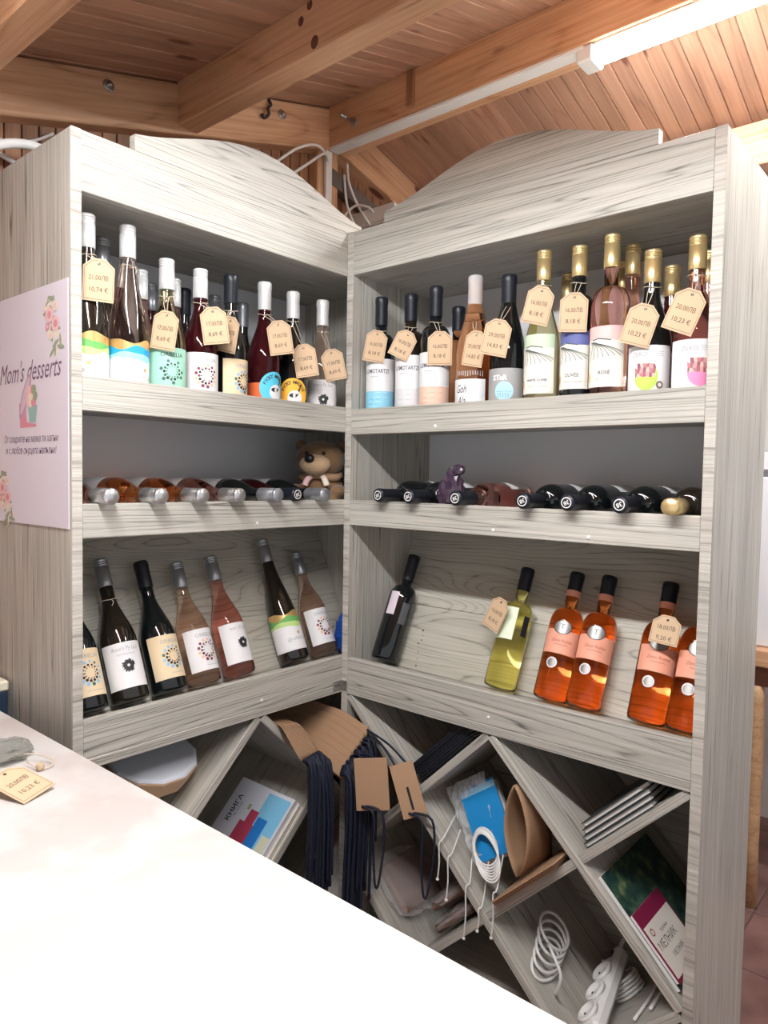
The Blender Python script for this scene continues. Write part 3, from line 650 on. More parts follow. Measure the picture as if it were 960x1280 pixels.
# ---- leaning bottles on the slanted shelves
GS = 'bottles leaning on the slanted shelves'
TL = R_(65.5); ca, sa = math.cos(TL), math.sin(TL)
def lean(rack, s, H, R, gl, cap, capL, kind, spin, labels, lab, ck='screw', **k):
    """bottle leaning back on the sloping board; R decides how far its axis stays off the board"""
    d0 = .120-sa*R*1.01; z0 = .803+ca*R+.0008
    d0 -= .0; 
    if rack == 'L': base = (-d0, s, z0); ax = Vector((-ca, 0, sa)); fr = Vector((sa, 0, ca)); side = Vector((0, 1, 0))
    else: base = (s, d0, z0); ax = Vector((0, ca, sa)); fr = Vector((0, -sa, ca)); side = Vector((1, 0, 0))
    a = R_(spin); return bottle(lab, kind, H, R, gl, cap, capL, oriented(base, ax, fr*math.cos(a)+side*math.sin(a)), GS, labels, capkind=ck, **k)
lean('L', -.672, .325, .0405, G_DARK, C_GRY, .067, 'burgundy', 0, [orbelia(CRL, .028, .128, **dotsC)], 'dark leaning bottle with cream ORBELIA label against the poster side panel')
lean('L', -.5765, .332, .0405, G_ANT, C_GRY, .067, 'burgundy', -12, [burst(WHL, .028, .128, ["Rosé's Py Lips", 'TEMPRANILLO']), twine(.232, .0195)], 'dark leaning bottle with grey cap and white black-burst label')
lean('L', -.478, .318, .0405, G_DARK, C_BLK, .066, 'burgundy', 6, [orbelia(CRL, .028, .128, **dotsC)], 'black capped leaning bottle with cream ORBELIA label', ck='capsule')
lean('L', -.383, .308, .040, G_ROSE, C_GRY, .066, 'burgundy', 6, [orbelia(WHL, .028, .128, **dotsW)], 'leaning rosé bottle with white ORBELIA label beside a burst-label rosé')
lean('L', -.279, .316, .0405, G_ROSE2, C_GRY, .066, 'burgundy', 5, [burst(WHL, .028, .128, ["Ivan's Py Lips"])], 'leaning dark rosé bottle with white black-burst label')
lean('L', -.094, .352, .040, G_ANT, C_GRY, .067, 'flute', 4, [landscape(.028, .135, GRN1, GRN2)], 'tall leaning dark bottle with gold and green landscape label')
lean('L', .017, .305, .040, G_ROSE, C_GRY, .066, 'burgundy', -4, [orbelia(WHL, .028, .128, **dotsW)], 'leaning rosé bottle with white ORBELIA label beside the blue bag')
lean('R', .079, .308, .0385, G_DARK, C_BLK, .075, 'bordeaux', 0, [plain(.125, .19, -.30, .40, mat('lilac_label', (.72, .62, .70), .55)), plain(.105, .165, .85, 1.40, mat('back_text', (.09, .09, .10), .5), 'back_label')], 'black bottle with a lilac side label leaning in the rack corner', ck='capsule')
lean('R', .4465, .306, .0395, G_YEL, C_BLK, .060, 'bordeaux', 0, [plain(.115, .195, -.75, .55, mat('pale_lime_label', (.80, .88, .68), .55)), plain(.13, .180, 1.0, 1.42, BLACK, 'back_label')], 'lemon yellow white wine bottle leaning on the slanted shelf', ck='capsule')
for s, lab in ((.580, 'leaning coral rosé bottle, left one of the touching pair by the white wine'), (.6605, 'leaning coral rosé bottle, right one of the touching pair'), (.8005, 'leaning coral rosé bottle with a price tag on its shoulder'), (.8804, 'leaning coral rosé bottle pressed against the rack end panel')):
    lean('R', s, .308, .0395, G_COR, C_BLK, .046, 'bordeaux', 22, [salmon(.308)], lab, ck='capsule', capr=.0168)

# ---- price tags
def tag(label, c, roll, p1, p2, neck=None, yaw=0, w=.058, h=.082, n=None, out=0, group='kraft price tags tied to the bottles'):
    c = Vector(c); c += (CAM-c).normalized()*out; n = Vector(n) if n else (CAM-c).normalized()
    if not neck is None: n.z = n.z*.3
    n.normalize(); n = Matrix.Rotation(R_(yaw), 3, 'Z') @ n
    up = Vector((0, 0, 1)) if abs(n.z) < .9 else Vector((0, 1, 0)); x = up.cross(n).normalized(); y = n.cross(x)
    a = -R_(roll); x, y = x*math.cos(a)+y*math.sin(a), y*math.cos(a)-x*math.sin(a)
    r = empty('price_tag', frame(c, x, y, n)); b = w*.30
    P = [(-w/2, -h/2), (w/2, -h/2), (w/2, h/2-b*.9), (w/2-b, h/2), (-w/2+b, h/2), (-w/2, h/2-b*.9)]
    V = [(u, v, z) for z in (-.0006, .0006) for u, v in P]; F = [tuple(range(5, -1, -1)), tuple(range(6, 12))]+[(i, (i+1) % 6, 6+(i+1) % 6, 6+i) for i in range(6)]
    cd = add('card', mesh('card', V, F), TAGM, r); g = G()
    k = .91
    for i in range(6):
        A, B = P[i], P[(i+1) % 6]; q = lambda p_, s_: (p_[0]*s_, p_[1]*s_*(1 if abs(p_[1]) < 0 else 1))
        V = [q(A, k), q(B, k), q(B, k-.018), q(A, k-.018)]; g.add(*flat((V, [(0, 1, 2, 3)]), .0009), INK)
    g.add(*flat(disc2d(.0028, 10, None, (0, h/2-.010)), .0010), INK)
    g.add(*flat(mv(text2d(p1, .0128, sx=.80), 0, .004), .0009), INK); g.add(*flat(mv(text2d(p2, .0128, sx=.92), 0, -.019), .0009), INK)
    add('lettering', g.mesh('lettering'), None, cd)
    if neck is not None:
        hole = c+y*(h/2-.010)+n*.001; q = Vector(neck); rad = .0178
        ring = [q+Vector((rad*math.cos(t*math.pi/6), rad*math.sin(t*math.pi/6), .002*math.sin(t))) for t in range(12)]
        V, F = tube_geo(ring, .0009, 5, True); gg = G(); gg.add(V, F, TWINE)
        fr = q+(Vector((CAM.x-q.x, CAM.y-q.y, 0)).normalized())*rad
        for s in (-1, 1):
            gg.add(*tube_geo(spline([fr+x*(.005*s), (fr+hole)/2+n*.006+x*(.004*s), hole+n*.001, hole-n*.004], 5), .0008, 5), TWINE)
        add('twine', gg.mesh('twine', True), None, r, None, True) if False else None
        o = bpy.data.objects.new('twine', gg.mesh('twine', True)); COL.objects.link(o); o.parent = r; o.matrix_local = WM[r.name].inverted(); WM[o.name] = Matrix.Identity(4)
    return setp(r, label, 'price tag', group)
A1, A2, A3, A4, A5 = ('17,00ЛВ', '8,69 €'), ('16,00ЛВ', '8,18 €'), ('29,00ЛВ', '14,83 €'), ('20,00ЛВ', '10,23 €'), ('21,00ЛВ', '10,74 €')
tag('kraft tag priced 21,00 on the dark green-landscape bottle', (-.0242, -.6804, 1.7013), 2, *A5, neck=(-.066, -.6833, FL+.272), out=.005)
tag('kraft tag priced 17,00 above the mint label', (-.040, -.5225, 1.6315), 10, *A1, neck=(-.066, -.5015, FL+.225), yaw=-22, w=.055, out=.020)
tag('kraft tag priced 17,00 above the white ORBELIA label, upper shelf', (-.0233, -.4061, 1.6593), -8, *A1, neck=(-.066, -.4144, FL+.228), out=.014)
tag('kraft tag turned sideways on the black-capped cream label bottle', (-.0403, -.3543, 1.6498), 14, *A1, neck=(-.066, -.3287, FL+.226), yaw=-40, w=.054, out=.020)
tag('kraft tag above the blue magpie label', (-.0141, -.2199, 1.6606), -9, *A1, neck=(-.066, -.2261, FL+.236), out=.008)
tag('kraft tag above the orange magpie label', (-.014, -.1347, 1.6164), -10, *A1, neck=(-.066, -.1313, FL+.236), out=.006)
tag('kraft tag on the pale rosé bottle at the rack corner', (-.014, -.0330, 1.6191), -13, *A1, neck=(-.066, -.025, FL+.226))
tag('kraft tag on the sky blue striped bottle', (.0818, .0248, 1.6661), 9, *A2, neck=(.0655, .066, FR+.235), w=.056, out=.003)
tag('steeply tilted kraft tag on the pale grey striped bottle', (.1788, .0223, 1.6599), 26, *A2, neck=(.1665, .066, FR+.232), w=.054, h=.072)
tag('straight kraft tag on the peach striped bottle', (.2809, .0390, 1.6424), 0, *A2, neck=(.2465, .066, FR+.235), w=.060, out=.004)
tag('kraft tag priced 29,00 hanging sideways on the sparkling rosé', (.3819, .0397, 1.6312), 12, *A3, neck=(.3609, .070, FR+.226), yaw=-28, w=.054, out=.024)
tag('kraft tag priced 29,00 on the black STAR bottle', (.4539, .0205, 1.6461), 11, *A3, neck=(.4566, .066, FR+.243), w=.060, out=.014)
tag('kraft tag on the white cuvee bottle', (.5568, .0241, 1.7047), 13, *A2, neck=(.546, .066, FR+.278))
tag('kraft tag above the blue-topped vineyard label', (.6376, .0300, 1.6797), 2, *A2, neck=(.6270, .074, FR+.272))
tag('kraft tag priced 20,00 above the lime fruit label', (.7851, .0215, 1.6338), 17, *A4, neck=(.7896, .066, FR+.236), out=.008)
tag('kraft tag priced 20,00 above the magenta fruit label', (.870, .0235, 1.650), 22, *A4, neck=(.8763, .066, FR+.245), out=.012)
tag('narrow kraft tag on the lemon white wine bottle', (.424, .0989, .9964), 20, *A2, yaw=-40, w=.055)
tag('kraft tag priced 18,00 lying on the coral rosé bottle', (.8287, .102, 1.0182), 9, '18,00ЛВ', '9,20 €', w=.056, h=.062, n=(.25, -.85, .45))

# ================================================================== THINGS ON THE MIDDLE SHELVES
def blob(name, spheres, m, vox=.004, disp=0, M=None, parent=None):
    bm = bmesh.new()
    for c, r, sc in spheres:
        mm = Matrix.Translation(c) @ Matrix.Diagonal((*[r*q for q in sc], 1)); bmesh.ops.create_icosphere(bm, subdivisions=3, radius=1, matrix=mm)
    me = bpy.data.meshes.new(name); bm.to_mesh(me); bm.free(); me.polygons.foreach_set('use_smooth', [True]*len(me.polygons))
    o = add(name, me, m, parent, M); md = o.modifiers.new('r', 'REMESH'); md.mode = 'VOXEL'; md.voxel_size = vox; md.use_smooth_shade = True
    sm = o.modifiers.new('s', 'SMOOTH'); sm.iterations = 3
    if disp:
        t = bpy.data.textures.new('fur', 'CLOUDS'); t.noise_scale = .006; dm = o.modifiers.new('d', 'DISPLACE'); dm.texture = t; dm.strength = disp; dm.mid_level = .5
    return o
# plush toy facing the camera
pl = empty('plush_toy', frame((-.135, .045, F2), (.86*1.12, .51*1.12, 0), (-.51*1.12, .86*1.12, 0), (0, 0, 1.0)))   # local -Y looks out of the shelf
FUR = mat('brown_plush', (.23, .13, .06), .95, sheen=.4); FUR2 = mat('tan_plush', (.50, .34, .20), .95, sheen=.4)
blob('plush_body', [((0, .0, .055), .055, (1, .85, 1)), ((0, -.01, .135), .060, (1.05, .95, .92)), ((-.055, .01, .175), .018, (1, .6, 1)), ((.055, .01, .175), .018, (1, .6, 1)), ((-.055, -.04, .045), .020, (1, 1.5, 1)), ((.055, -.04, .045), .020, (1, 1.5, 1)), ((-.035, -.055, .018), .02, (1, 1.3, .9)), ((.04, -.055, .018), .02, (1, 1.3, .9))], FUR, .005, .006, None, pl)
blob('muzzle', [((0, -.062, .120), .036, (1.1, .8, .8))], FUR2, .004, .002, None, pl)
add('nose', lathe('nose', [(.001, -.008), (.010, -.004), (.0125, 0), (.009, .005), (.001, .007)], 14), mat('nose_black', (.01, .01, .012), .3), pl, frame((-.006, -.0915, .136), (1, 0, 0), (0, 0, 1), (0, -1, 0)))
for s in (-1, 1): add('eye', lathe('eye', [(.001, -.004), (.004, -.002), (.005, 0), (.004, .002), (.001, .004)], 10), mat('nose_black'), pl, frame((.022*s, -.063, .152), (1, 0, 0), (0, 0, 1), (0, -1, 0)))
sc = [(.046*math.cos(t), .040*math.sin(t)-.006, .088+.004*math.sin(3*t)) for t in [k*math.pi/8 for k in range(16)]]
tube('scarf', sc, .012, mat('spotted_cloth', (.42, .27, .17), .9), pl, 8, True, 2)
for s, mm in ((-.012, PK2), (.016, CRM)): tube('scarf_end', [(s, -.048, .088), (s*1.6, -.062, .078), (s*2, -.066, .062)], .008, mm, pl, 8)
setp(pl, 'brown plush toy animal with a tan muzzle sitting at the shelf end', 'plush toy')
def crumple(name, c, size, m, seed, label, cat, amp=.25, sub=3, M=None, shade=False, group=None):
    bm = bmesh.new(); bmesh.ops.create_icosphere(bm, subdivisions=sub, radius=1); rnd = random.Random(seed)
    for v in bm.verts:
        k = 1+rnd.uniform(-amp, amp)*.5; v.co = Vector((v.co.x*size[0]*k, v.co.y*size[1]*k, v.co.z*size[2]*k))
        if v.co.z < -size[2]*.8: v.co.z = -size[2]*.8
    me = bpy.data.meshes.new(name); bm.to_mesh(me); bm.free()
    if shade: me.polygons.foreach_set('use_smooth', [True]*len(me.polygons))
    o = add(name, me, m, None, M or T(c)); return setp(o, label, cat, group) if label else o
pkg = empty('wrapped_package', T(.3165, .0525, F2))
o = crumple('wrapping', (0, 0, 0), (.032, .026, .060), mat('purple_cellophane', (.075, .042, .075), .18, trans=.2, coat=.6), 4, None, None, .34, 3); o.parent = pkg; o.matrix_local = T(0, 0, .0481); 
o = crumple('gathered_top', (0, 0, 0), (.018, .012, .016), mat('purple_cellophane'), 9, None, None, .5, 2); o.parent = pkg; o.matrix_local = T(.018, 0, .108)
setp(pkg, 'crumpled purple cellophane package between the lying bottles', 'package')
o = crumple('fabric_bag', (-.072, .1165, .8642), (.05, .049, .078), mat('royal_blue_fabric', (.01, .08, .42), .6), 12, 'crumpled royal blue bag in the corner of the slanted shelf', 'bag', .2, 3)

# ================================================================== COUNTER
def counter_mat():
    m = mat('marbled_white', rough=.28); nt = m.node_tree; L = nt.links.new; b = nt.nodes['Principled BSDF']
    tc = nd(nt, 'ShaderNodeTexCoord'); n = nd(nt, 'ShaderNodeTexNoise'); n.inputs['Scale'].default_value = 9; n.inputs['Detail'].default_value = 3; L(tc.outputs['Object'], n.inputs['Vector'])
    cr = ramp(nt, [(.42, (.64, .62, .605)), (.58, (.56, .52, .50))]); L(n.outputs[0], cr.inputs[0]); L(cr.outputs[0], b.inputs['Base Color']); return m
ct = empty('sales_counter', T(.7, -1.3, 0))
board('worktop', (-1.05, -.45, .79), (1.4, .499, .83), 'x', counter_mat(), ct, .003)
board('front_panel', (-1.03, .40, 0), (1.35, .42, .79), 'x', mat('counter_white', (.75, .74, .72), .5), ct)
for s in (-1.03, 1.33): board('end_panel', (s, -.4, 0), (s+.02, .40, .79), 'z', mat('counter_white'), ct)
setp(ct, 'white marbled sales counter in front of the racks', 'counter')
CZ = .8302
tag('kraft tag priced 20,00 lying on the white counter', (.205, -.945, CZ+.0135), 0, *A4, n=(-.12, .05, .96), w=.06, h=.082, group='kraft price tags on the counter') 
t_ = bpy.data.objects['price_tag.018'] if 'price_tag.018' in bpy.data.objects else None
if t_:
    ex = Vector((-.37, .93, .0)); ex.normalize(); nz = Vector((.28, -.02, .96)).normalized(); ex = (ex-nz*ex.dot(nz)).normalized(); ey = nz.cross(ex)
    t_.matrix_world = frame((.222, -.937, CZ+.0155), ex, ey, nz)
pk_ = empty('cellophane_packet', T(.06, -.90, CZ))
o = crumple('packet', (0, 0, 0), (.05, .045, .016), mat('smoky_cellophane', (.56, .58, .54), .12, trans=.7, ior=1.15), 21, None, None, .3, 3); o.parent = pk_; o.matrix_local = T(0, 0, .0128)
tube('twine_loop', [(.03, .0, .012), (.06, .03, .014), (.09, .045, .008), (.105, .035, .003), (.10, .018, .004), (.07, .012, .008)], .0012, TWINE, pk_, 5)
add('cork_bead', lathe('cork_bead', [(.004, -.006), (.0065, -.003), (.0065, .003), (.004, .006)], 12), mat('cork', (.55, .42, .28), .9), pk_, T(.102, .02, .007))
setp(pk_, 'small clear packet tied with twine lying on the counter', 'packet')
nb = empty('storage_bin', T(-.325, -.7735, 0))
board('bin', (-.045, -.017, 0), (.047, .017, .845), 'z', mat('navy_plastic', (.02, .04, .08), .4), nb, .003); board('lid', (-.048, -.019, .845), (.050, .019, .868), 'x', mat('cream_lid', (.78, .72, .58), .5), nb, .004)
setp(nb, 'narrow navy bin with cream lid between counter and rack side', 'bin')

# ================================================================== THINGS IN THE LATTICE
DR = Vector((.7149, 0, -.6992)); UR = Vector((.7149, 0, .6992))     # down-right and up-right board directions in rack space
def rackM(rack): return ML if rack == 'L' else MR
def rk(rack, v): return rackM(rack) @ Vector(v)
def rv(rack, v): return rackM(rack).to_3x3() @ Vector(v)
def valley(s, z): return Vector((s, 0, z))
# black notebooks on the up-right board left of the apex, right rack
nrm = Vector((-.6992, 0, .7149)); v0 = valley(.2455, .5156)
PG = mat('page_edges', (.76, .74, .70), .8)
for k in range(8):
    nb = empty('notebook', T(v0)); th = .0068; c = UR*(.148+random.uniform(-.006, .006))+nrm*(.0100+th*(k+.5)+.0002)+Vector((0, .128+random.uniform(-.004, .004), 0))
    for s in (-1, 1): slab('cover', c+nrm*(s*th*.38), UR, (0, 1, 0), (.21, .20, th*.2), BLACK, nb, .0003)
    slab('pages', c+Vector((0, .004, 0)), UR, (0, 1, 0), (.203, .196, th*.55), PG, nb, 0)
    slab('spine', c+Vector((0, -.1005, 0)), UR, (0, 1, 0), (.21, .0016, th*.9), BLACK, nb, .0003)
    setp(nb, ['lowest', 'second lowest', 'third from the bottom', 'fourth from the bottom', 'fourth from the top', 'third from the top', 'second from the top', 'topmost'][k]+' slim black notebook in the stack beside the brown bags', 'notebook', 'black notebooks in the lattice')
v0 = valley(.6955, .5156)
for k in range(4):
    nb = empty('notebook', T(v0)); th = .0115; c = UR*(.125+.008*k)+nrm*(.0100+th*(k+.5)+.0002)+Vector((0, .135, 0))
    for s in (-1, 1): slab('cover', c+nrm*(s*th*.40), UR, (0, 1, 0), (.19, .23, th*.18), mat('dark_cover', (.035, .045, .05), .4), nb, .0004)
    slab('pages', c+Vector((0, .001, 0)), UR, (0, 1, 0), (.186, .224, th*.60), PG, nb, 0)
    setp(nb, ['lowest', 'second lowest', 'second from the top', 'topmost'][k]+' page-edged notebook in the stack near the rack end panel', 'notebook', 'page-edged notebooks in the lattice')
# brochures lying on the down-right board, right rack
nb_ = Vector((.6992, 0, .7149))
def gphoto():
    m = mat('green_photo', rough=.3); nt = m.node_tree; L = nt.links.new; b = nt.nodes['Principled BSDF']; tc = nd(nt, 'ShaderNodeTexCoord'); n = nd(nt, 'ShaderNodeTexNoise'); n.inputs['Scale'].default_value = 34; n.inputs['Detail'].default_value = 5; L(tc.outputs['Object'], n.inputs['Vector'])
    cr = ramp(nt, [(.35, (.012, .03, .035)), (.55, (.04, .09, .06)), (.72, (.22, .27, .12))]); L(n.outputs[0], cr.inputs[0]); L(cr.outputs[0], b.inputs['Base Color']); return m
p0 = valley(.6955, .5156)
for k in range(3):
    br = empty('brochure', T(p0)); c = DR*(.165)+nb_*(.0105+.003*k+.0015)+Vector((0, .145, 0))
    slab('pages', c, DR, (0, 1, 0), (.235, .25, .0022), PAPER, br, 0); slab('cover', c+nb_*.0013, DR, (0, 1, 0), (.236, .251, .0005), gphoto() if k == 2 else PAPER, br, 0)
    setp(br, ['white-edged brochure at the bottom of the pile by the rack end', 'white brochure in the middle of the pile by the rack end', 'brochure with a dark green foliage cover by the rack end'][k], 'brochure')
br = empty('booklet', T(p0)); c = DR*.203+nb_*.0272+Vector((0, .085, 0)); e2 = Vector((0, 1, 0))
slab('pages', c-nb_*.002, DR, e2, (.135, .135, .006), PAPER, br, 0)
cov = slab('cover', c+nb_*.0022, DR, e2, (.138, .138, .0012), mat('burgundy_cover', (.22, .015, .06), .4), br, .0003)
mc = cov.matrix_local.copy(); pn = add('title_panel', box_me(.10, .128, .0006, 0), mat('parchment', (.74, .69, .63), .5), cov, T(.012, .0, .0009)); g = G()
for s, u, v, sz in (('МЕЛНИК', .006, -.012, .022), ('туризъм', -.014, .0, .010), ('МЕЛНИК', .032, .0, .014)): g.add(*flat(mv(text2d(s, sz, sx=.9), u, v, math.pi/2), .0013), CHAR)
g.add(*flat(ring2d(.005, .0075, 14, (-.022, -.045)), .0013), WINE)
add('lettering', g.mesh('lettering'), None, cov); setp(br, 'burgundy booklet with a parchment title panel on the brochures', 'booklet')
# centre diamond of the right rack: gift bags, blue packet, white cards, cords
for k in range(3):
    o = slab('paper_bag', valley(.4705, .2956)+UR*(.165+.01*k)+nrm*(.0105+.0052*k+.0025)+Vector((0, .085-.012*k, 0)), UR, (0, 1, 0), (.21, .19, .0042), KRAFT, None, .0012)
    setp(o, ['lowest', 'middle', 'uppermost'][k]+' flat kraft bag on the lattice board under the plastic bag', 'paper bag', 'flat kraft bags under the plastic bag')
def open_bag(name, base, up, wid, Ht, Wd_, gape, m, label):
    """open paper bag: two curved side sheets joined along both edges"""
    r = empty(name, T(base)); up = Vector(up).normalized(); wid = Vector(wid).normalized(); nz = up.cross(wid)
    for s in (-1, 1):
        V, F = [], []; n = 10
        for j in range(n+1):
            t = j/n
            for i in range(9):
                q = i/8; V.append(up*(Ht*t)+wid*(Wd_*(q-.5))+nz*(s*(gape*math.sin(math.pi*t)**.8*(1-q**3)+.0012)))
        for j in range(n):
            for i in range(8): a = j*9+i; F.append((a, a+1, a+10, a+9) if s > 0 else (a+9, a+10, a+1, a))
        o = add('side_sheet', mesh('sheet', V, F, True), m, r); md = o.modifiers.new('t', 'SOLIDIFY'); md.thickness = .0008
    return setp(r, label, 'paper bag')
open_bag('gift_bag', (.557, .078, .4245), (-.05, -.02, 1), (.10, 1, 0), .210, .14, .030, KRAFT, 'kraft paper bag standing open on its edge beside the blue packet')
bp_ = empty('plastic_bag', T(.45, .05, .31)); BLUP = mat('azure_paper', (.01, .26, .62), .45)
fx = Vector((.80, .25, .55)).normalized(); fy = Vector((-.35, .35, .85))
slab('white_cards', (-.030, .055, .166), fx, fy, (.105, .17, .016), PAPER, bp_, .001)
for k in range(5): slab('blue_card', (-.032+.004*k, .034-.0035*k, .190-.003*k), fx, fy, (.100, .150, .0022), BLUP if k in (0, 4) else mat('pale_blue_paper', (.30, .58, .80), .5), bp_, .0004)
CLEAR = mat('clear_film', (.86, .88, .90), .10, alpha=.30)
rnd = random.Random(11); V, F = [], []; n1, n2 = 13, 15
fyn = (fy-fx*fy.dot(fx)).normalized(); fz = fx.cross(fyn)
if fz.y > 0: fz = -fz
for j in range(n2):
    for i in range(n1):
        u, v = (i/(n1-1)-.5)*(.115-.03*(1-j/(n2-1))), (j/(n2-1))*.19; V.append(Vector((.004, .02, .098))+fx*u+fyn*v+fz*(.026+rnd.uniform(-.007, .007)))
for j in range(n2-1):
    for i in range(n1-1): a = j*n1+i; F.append((a, a+1, a+n1+1, a+n1))
o = add('film', mesh('film', V, F), CLEAR, bp_); md = o.modifiers.new('t', 'SOLIDIFY'); md.thickness = .0004
for k in range(7):
    c = Vector((.0+.002*k, .01-.002*k, .13-.003*k)); cl = [c+fx*(.030*math.cos(t)*(1+.05*math.sin(k)))+fyn*((.042+.002*k)*math.sin(t))+fz*(.030+.002*math.sin(t*2+k)) for t in [q*math.pi/8 for q in range(16)]]
    tube('cord_coil', cl, .0024, WHITE, bp_, 6, True, 2)
def ledge(q): return .5300-(q-.2455)*.978 if q < .4705 else .3400+(q-.4705)*.978      # upper face of the boards that carry the bag
for q, b, fu, fv in ((.345, .085, -.055, .120), (.372, .10, -.052, .085), (.425, .12, -.045, .015), (.500, .10, .043, .004), (.462, .05, .0, .002)):
    o = bp_.location if False else Vector((.45, .05, .31)); z = ledge(q)
    P = [Vector((.454, .07, .408))+fx*fu+fyn*fv+fz*.026, Vector((q+.002, .006, z+.012)), Vector((q, -.008, z+.003)), Vector((q+.002, -.009, z-b*.5)), Vector((q-.002, -.009, z-b))]
    tube('tassel', [p-o for p in P], .0019, WHITE, bp_, 6)
    add('knot', lathe('knot', [(.001, -.004), (.004, -.002), (.004, .002), (.001, .004)], 8), WHITE, bp_, T(P[-1]-o))
setp(bp_, 'clear plastic bag of blue cards and white cord handles', 'plastic bag')
# bottom-left diamond of the right rack: film-wrapped packs
for k, (c, ex, nn, sz) in enumerate(((valley(.0205, .2956)+DR*.150+nb_*.0345, DR, nb_, (.17, .20, .028)), (valley(.2455, .0756)+UR*.172+nrm*.0345, UR, nrm, (.19, .20, .028)), (valley(.2455, .0756)+UR*.185+nrm*.0815, UR, nrm, (.165, .19, .026)))):
    M = frame(c+Vector((0, .128, 0)), ex, (0, 1, 0), nn); r = empty('wrapped_pack', M)
    slab('pack', (0, .006, -.005), (1, 0, 0), (0, 1, 0), (sz[0]*.8, sz[1]*.8, sz[2]*.8), mat('brown_pack', (.22, .12, .09), .5), r, .006)
    o = crumple('film', (0, 0, 0), (sz[0]*.52, sz[1]*.52, sz[2]*.75), mat('film_gloss', (.70, .66, .64), .06, alpha=.30), 30+k, None, None, .25, 3); o.parent = r; o.matrix_local = Matrix.Identity(4)
    setp(r, ['brown pack in clear film leaning down to the right in the lattice', 'brown pack in clear film lying lowest in the lattice', 'brown pack in clear film lying on top of the lowest one'][k], 'pack', 'film-wrapped brown packs')
# extension lead in the bottom-right diamond
ps = empty('extension_lead', T(.6955, 0, .0756))
xdir = UR; cdir = (Vector((0, .97, 0))+nrm*.235).normalized(); zd = xdir.cross(cdir)
def pbd(u, v, h): return UR*(u+.078)+Vector((0, v, 0))+nrm*(h+.0102)       # on the up-right board
def psp(u, v, h): return UR*(u+.078)+Vector((0, .020, 0))+cdir*v+zd*h+nrm*.0104
def pca(u, v, h): return -DR*(u+.03)+Vector((0, v, 0))+nb_*(h+.0102)        # on the down-right board
add('strip_body', box_me(.062, .24, .036, .010), WHITE, ps, frame(psp(0, .120, .018), xdir, cdir, zd))
for k in range(3):
    o = add('socket', lathe('socket', [(.027, 0), (.027, .007), (.024, .009), (.0195, .0085), (.018, .002), (.001, .002)], 24), WHITE, ps, frame(psp(0, .037+.060*k, .0355), xdir, cdir, zd))
    for s in (-1, 1): add('pin_hole', lathe('pin_hole', [(.003, 0), (.003, .001)], 8), CHAR, o, T(.0095*s, 0, .0022))
add('switch', box_me(.030, .020, .008, .002), mat('switch_dark', (.10, .07, .09), .3), ps, frame(psp(0, .212, .038), xdir, cdir, zd))
for k in range(5):
    lp = [pca(.135+.010*k+(.030+.003*k)*math.cos(t), .085+.012*k+(.052-.003*k)*math.sin(t), .0066+.0086*k+.0016*math.sin(t)) for t in [q*math.pi/8 for q in range(16)]]
    tube('cable_loop', lp, .0036, WHITE, ps, 8, True, 3)
for k in range(5):           # the strip's far end rests on this coil
    lp = [pbd(.036*math.cos(t), .212+.036*math.sin(t), .0040+.0078*k) for t in [q*math.pi/8 for q in range(16)]]
    tube('cable_loop', lp, .0036, WHITE, ps, 8, True, 3)
for p in ([psp(.0, .237, .016), pbd(.03, .285, .09), pbd(.085, .27, .03), pbd(.105, .17, .006), pbd(.110, .03, .006)], [psp(.012, .237, .022), pbd(.06, .300, .10), pbd(.125, .27, .02), pbd(.14, .15, .006), pbd(.145, .05, .006)], [pca(.165, .085, .046), pca(.15, .045, .075), pca(.11, .035, .070), pca(.085, .04, .030), pca(.08, .06, .0062)]): tube('cable', p, .0036, WHITE, ps, 8)
setp(ps, 'white extension lead with coiled cable at the bottom of the rack', 'extension lead')
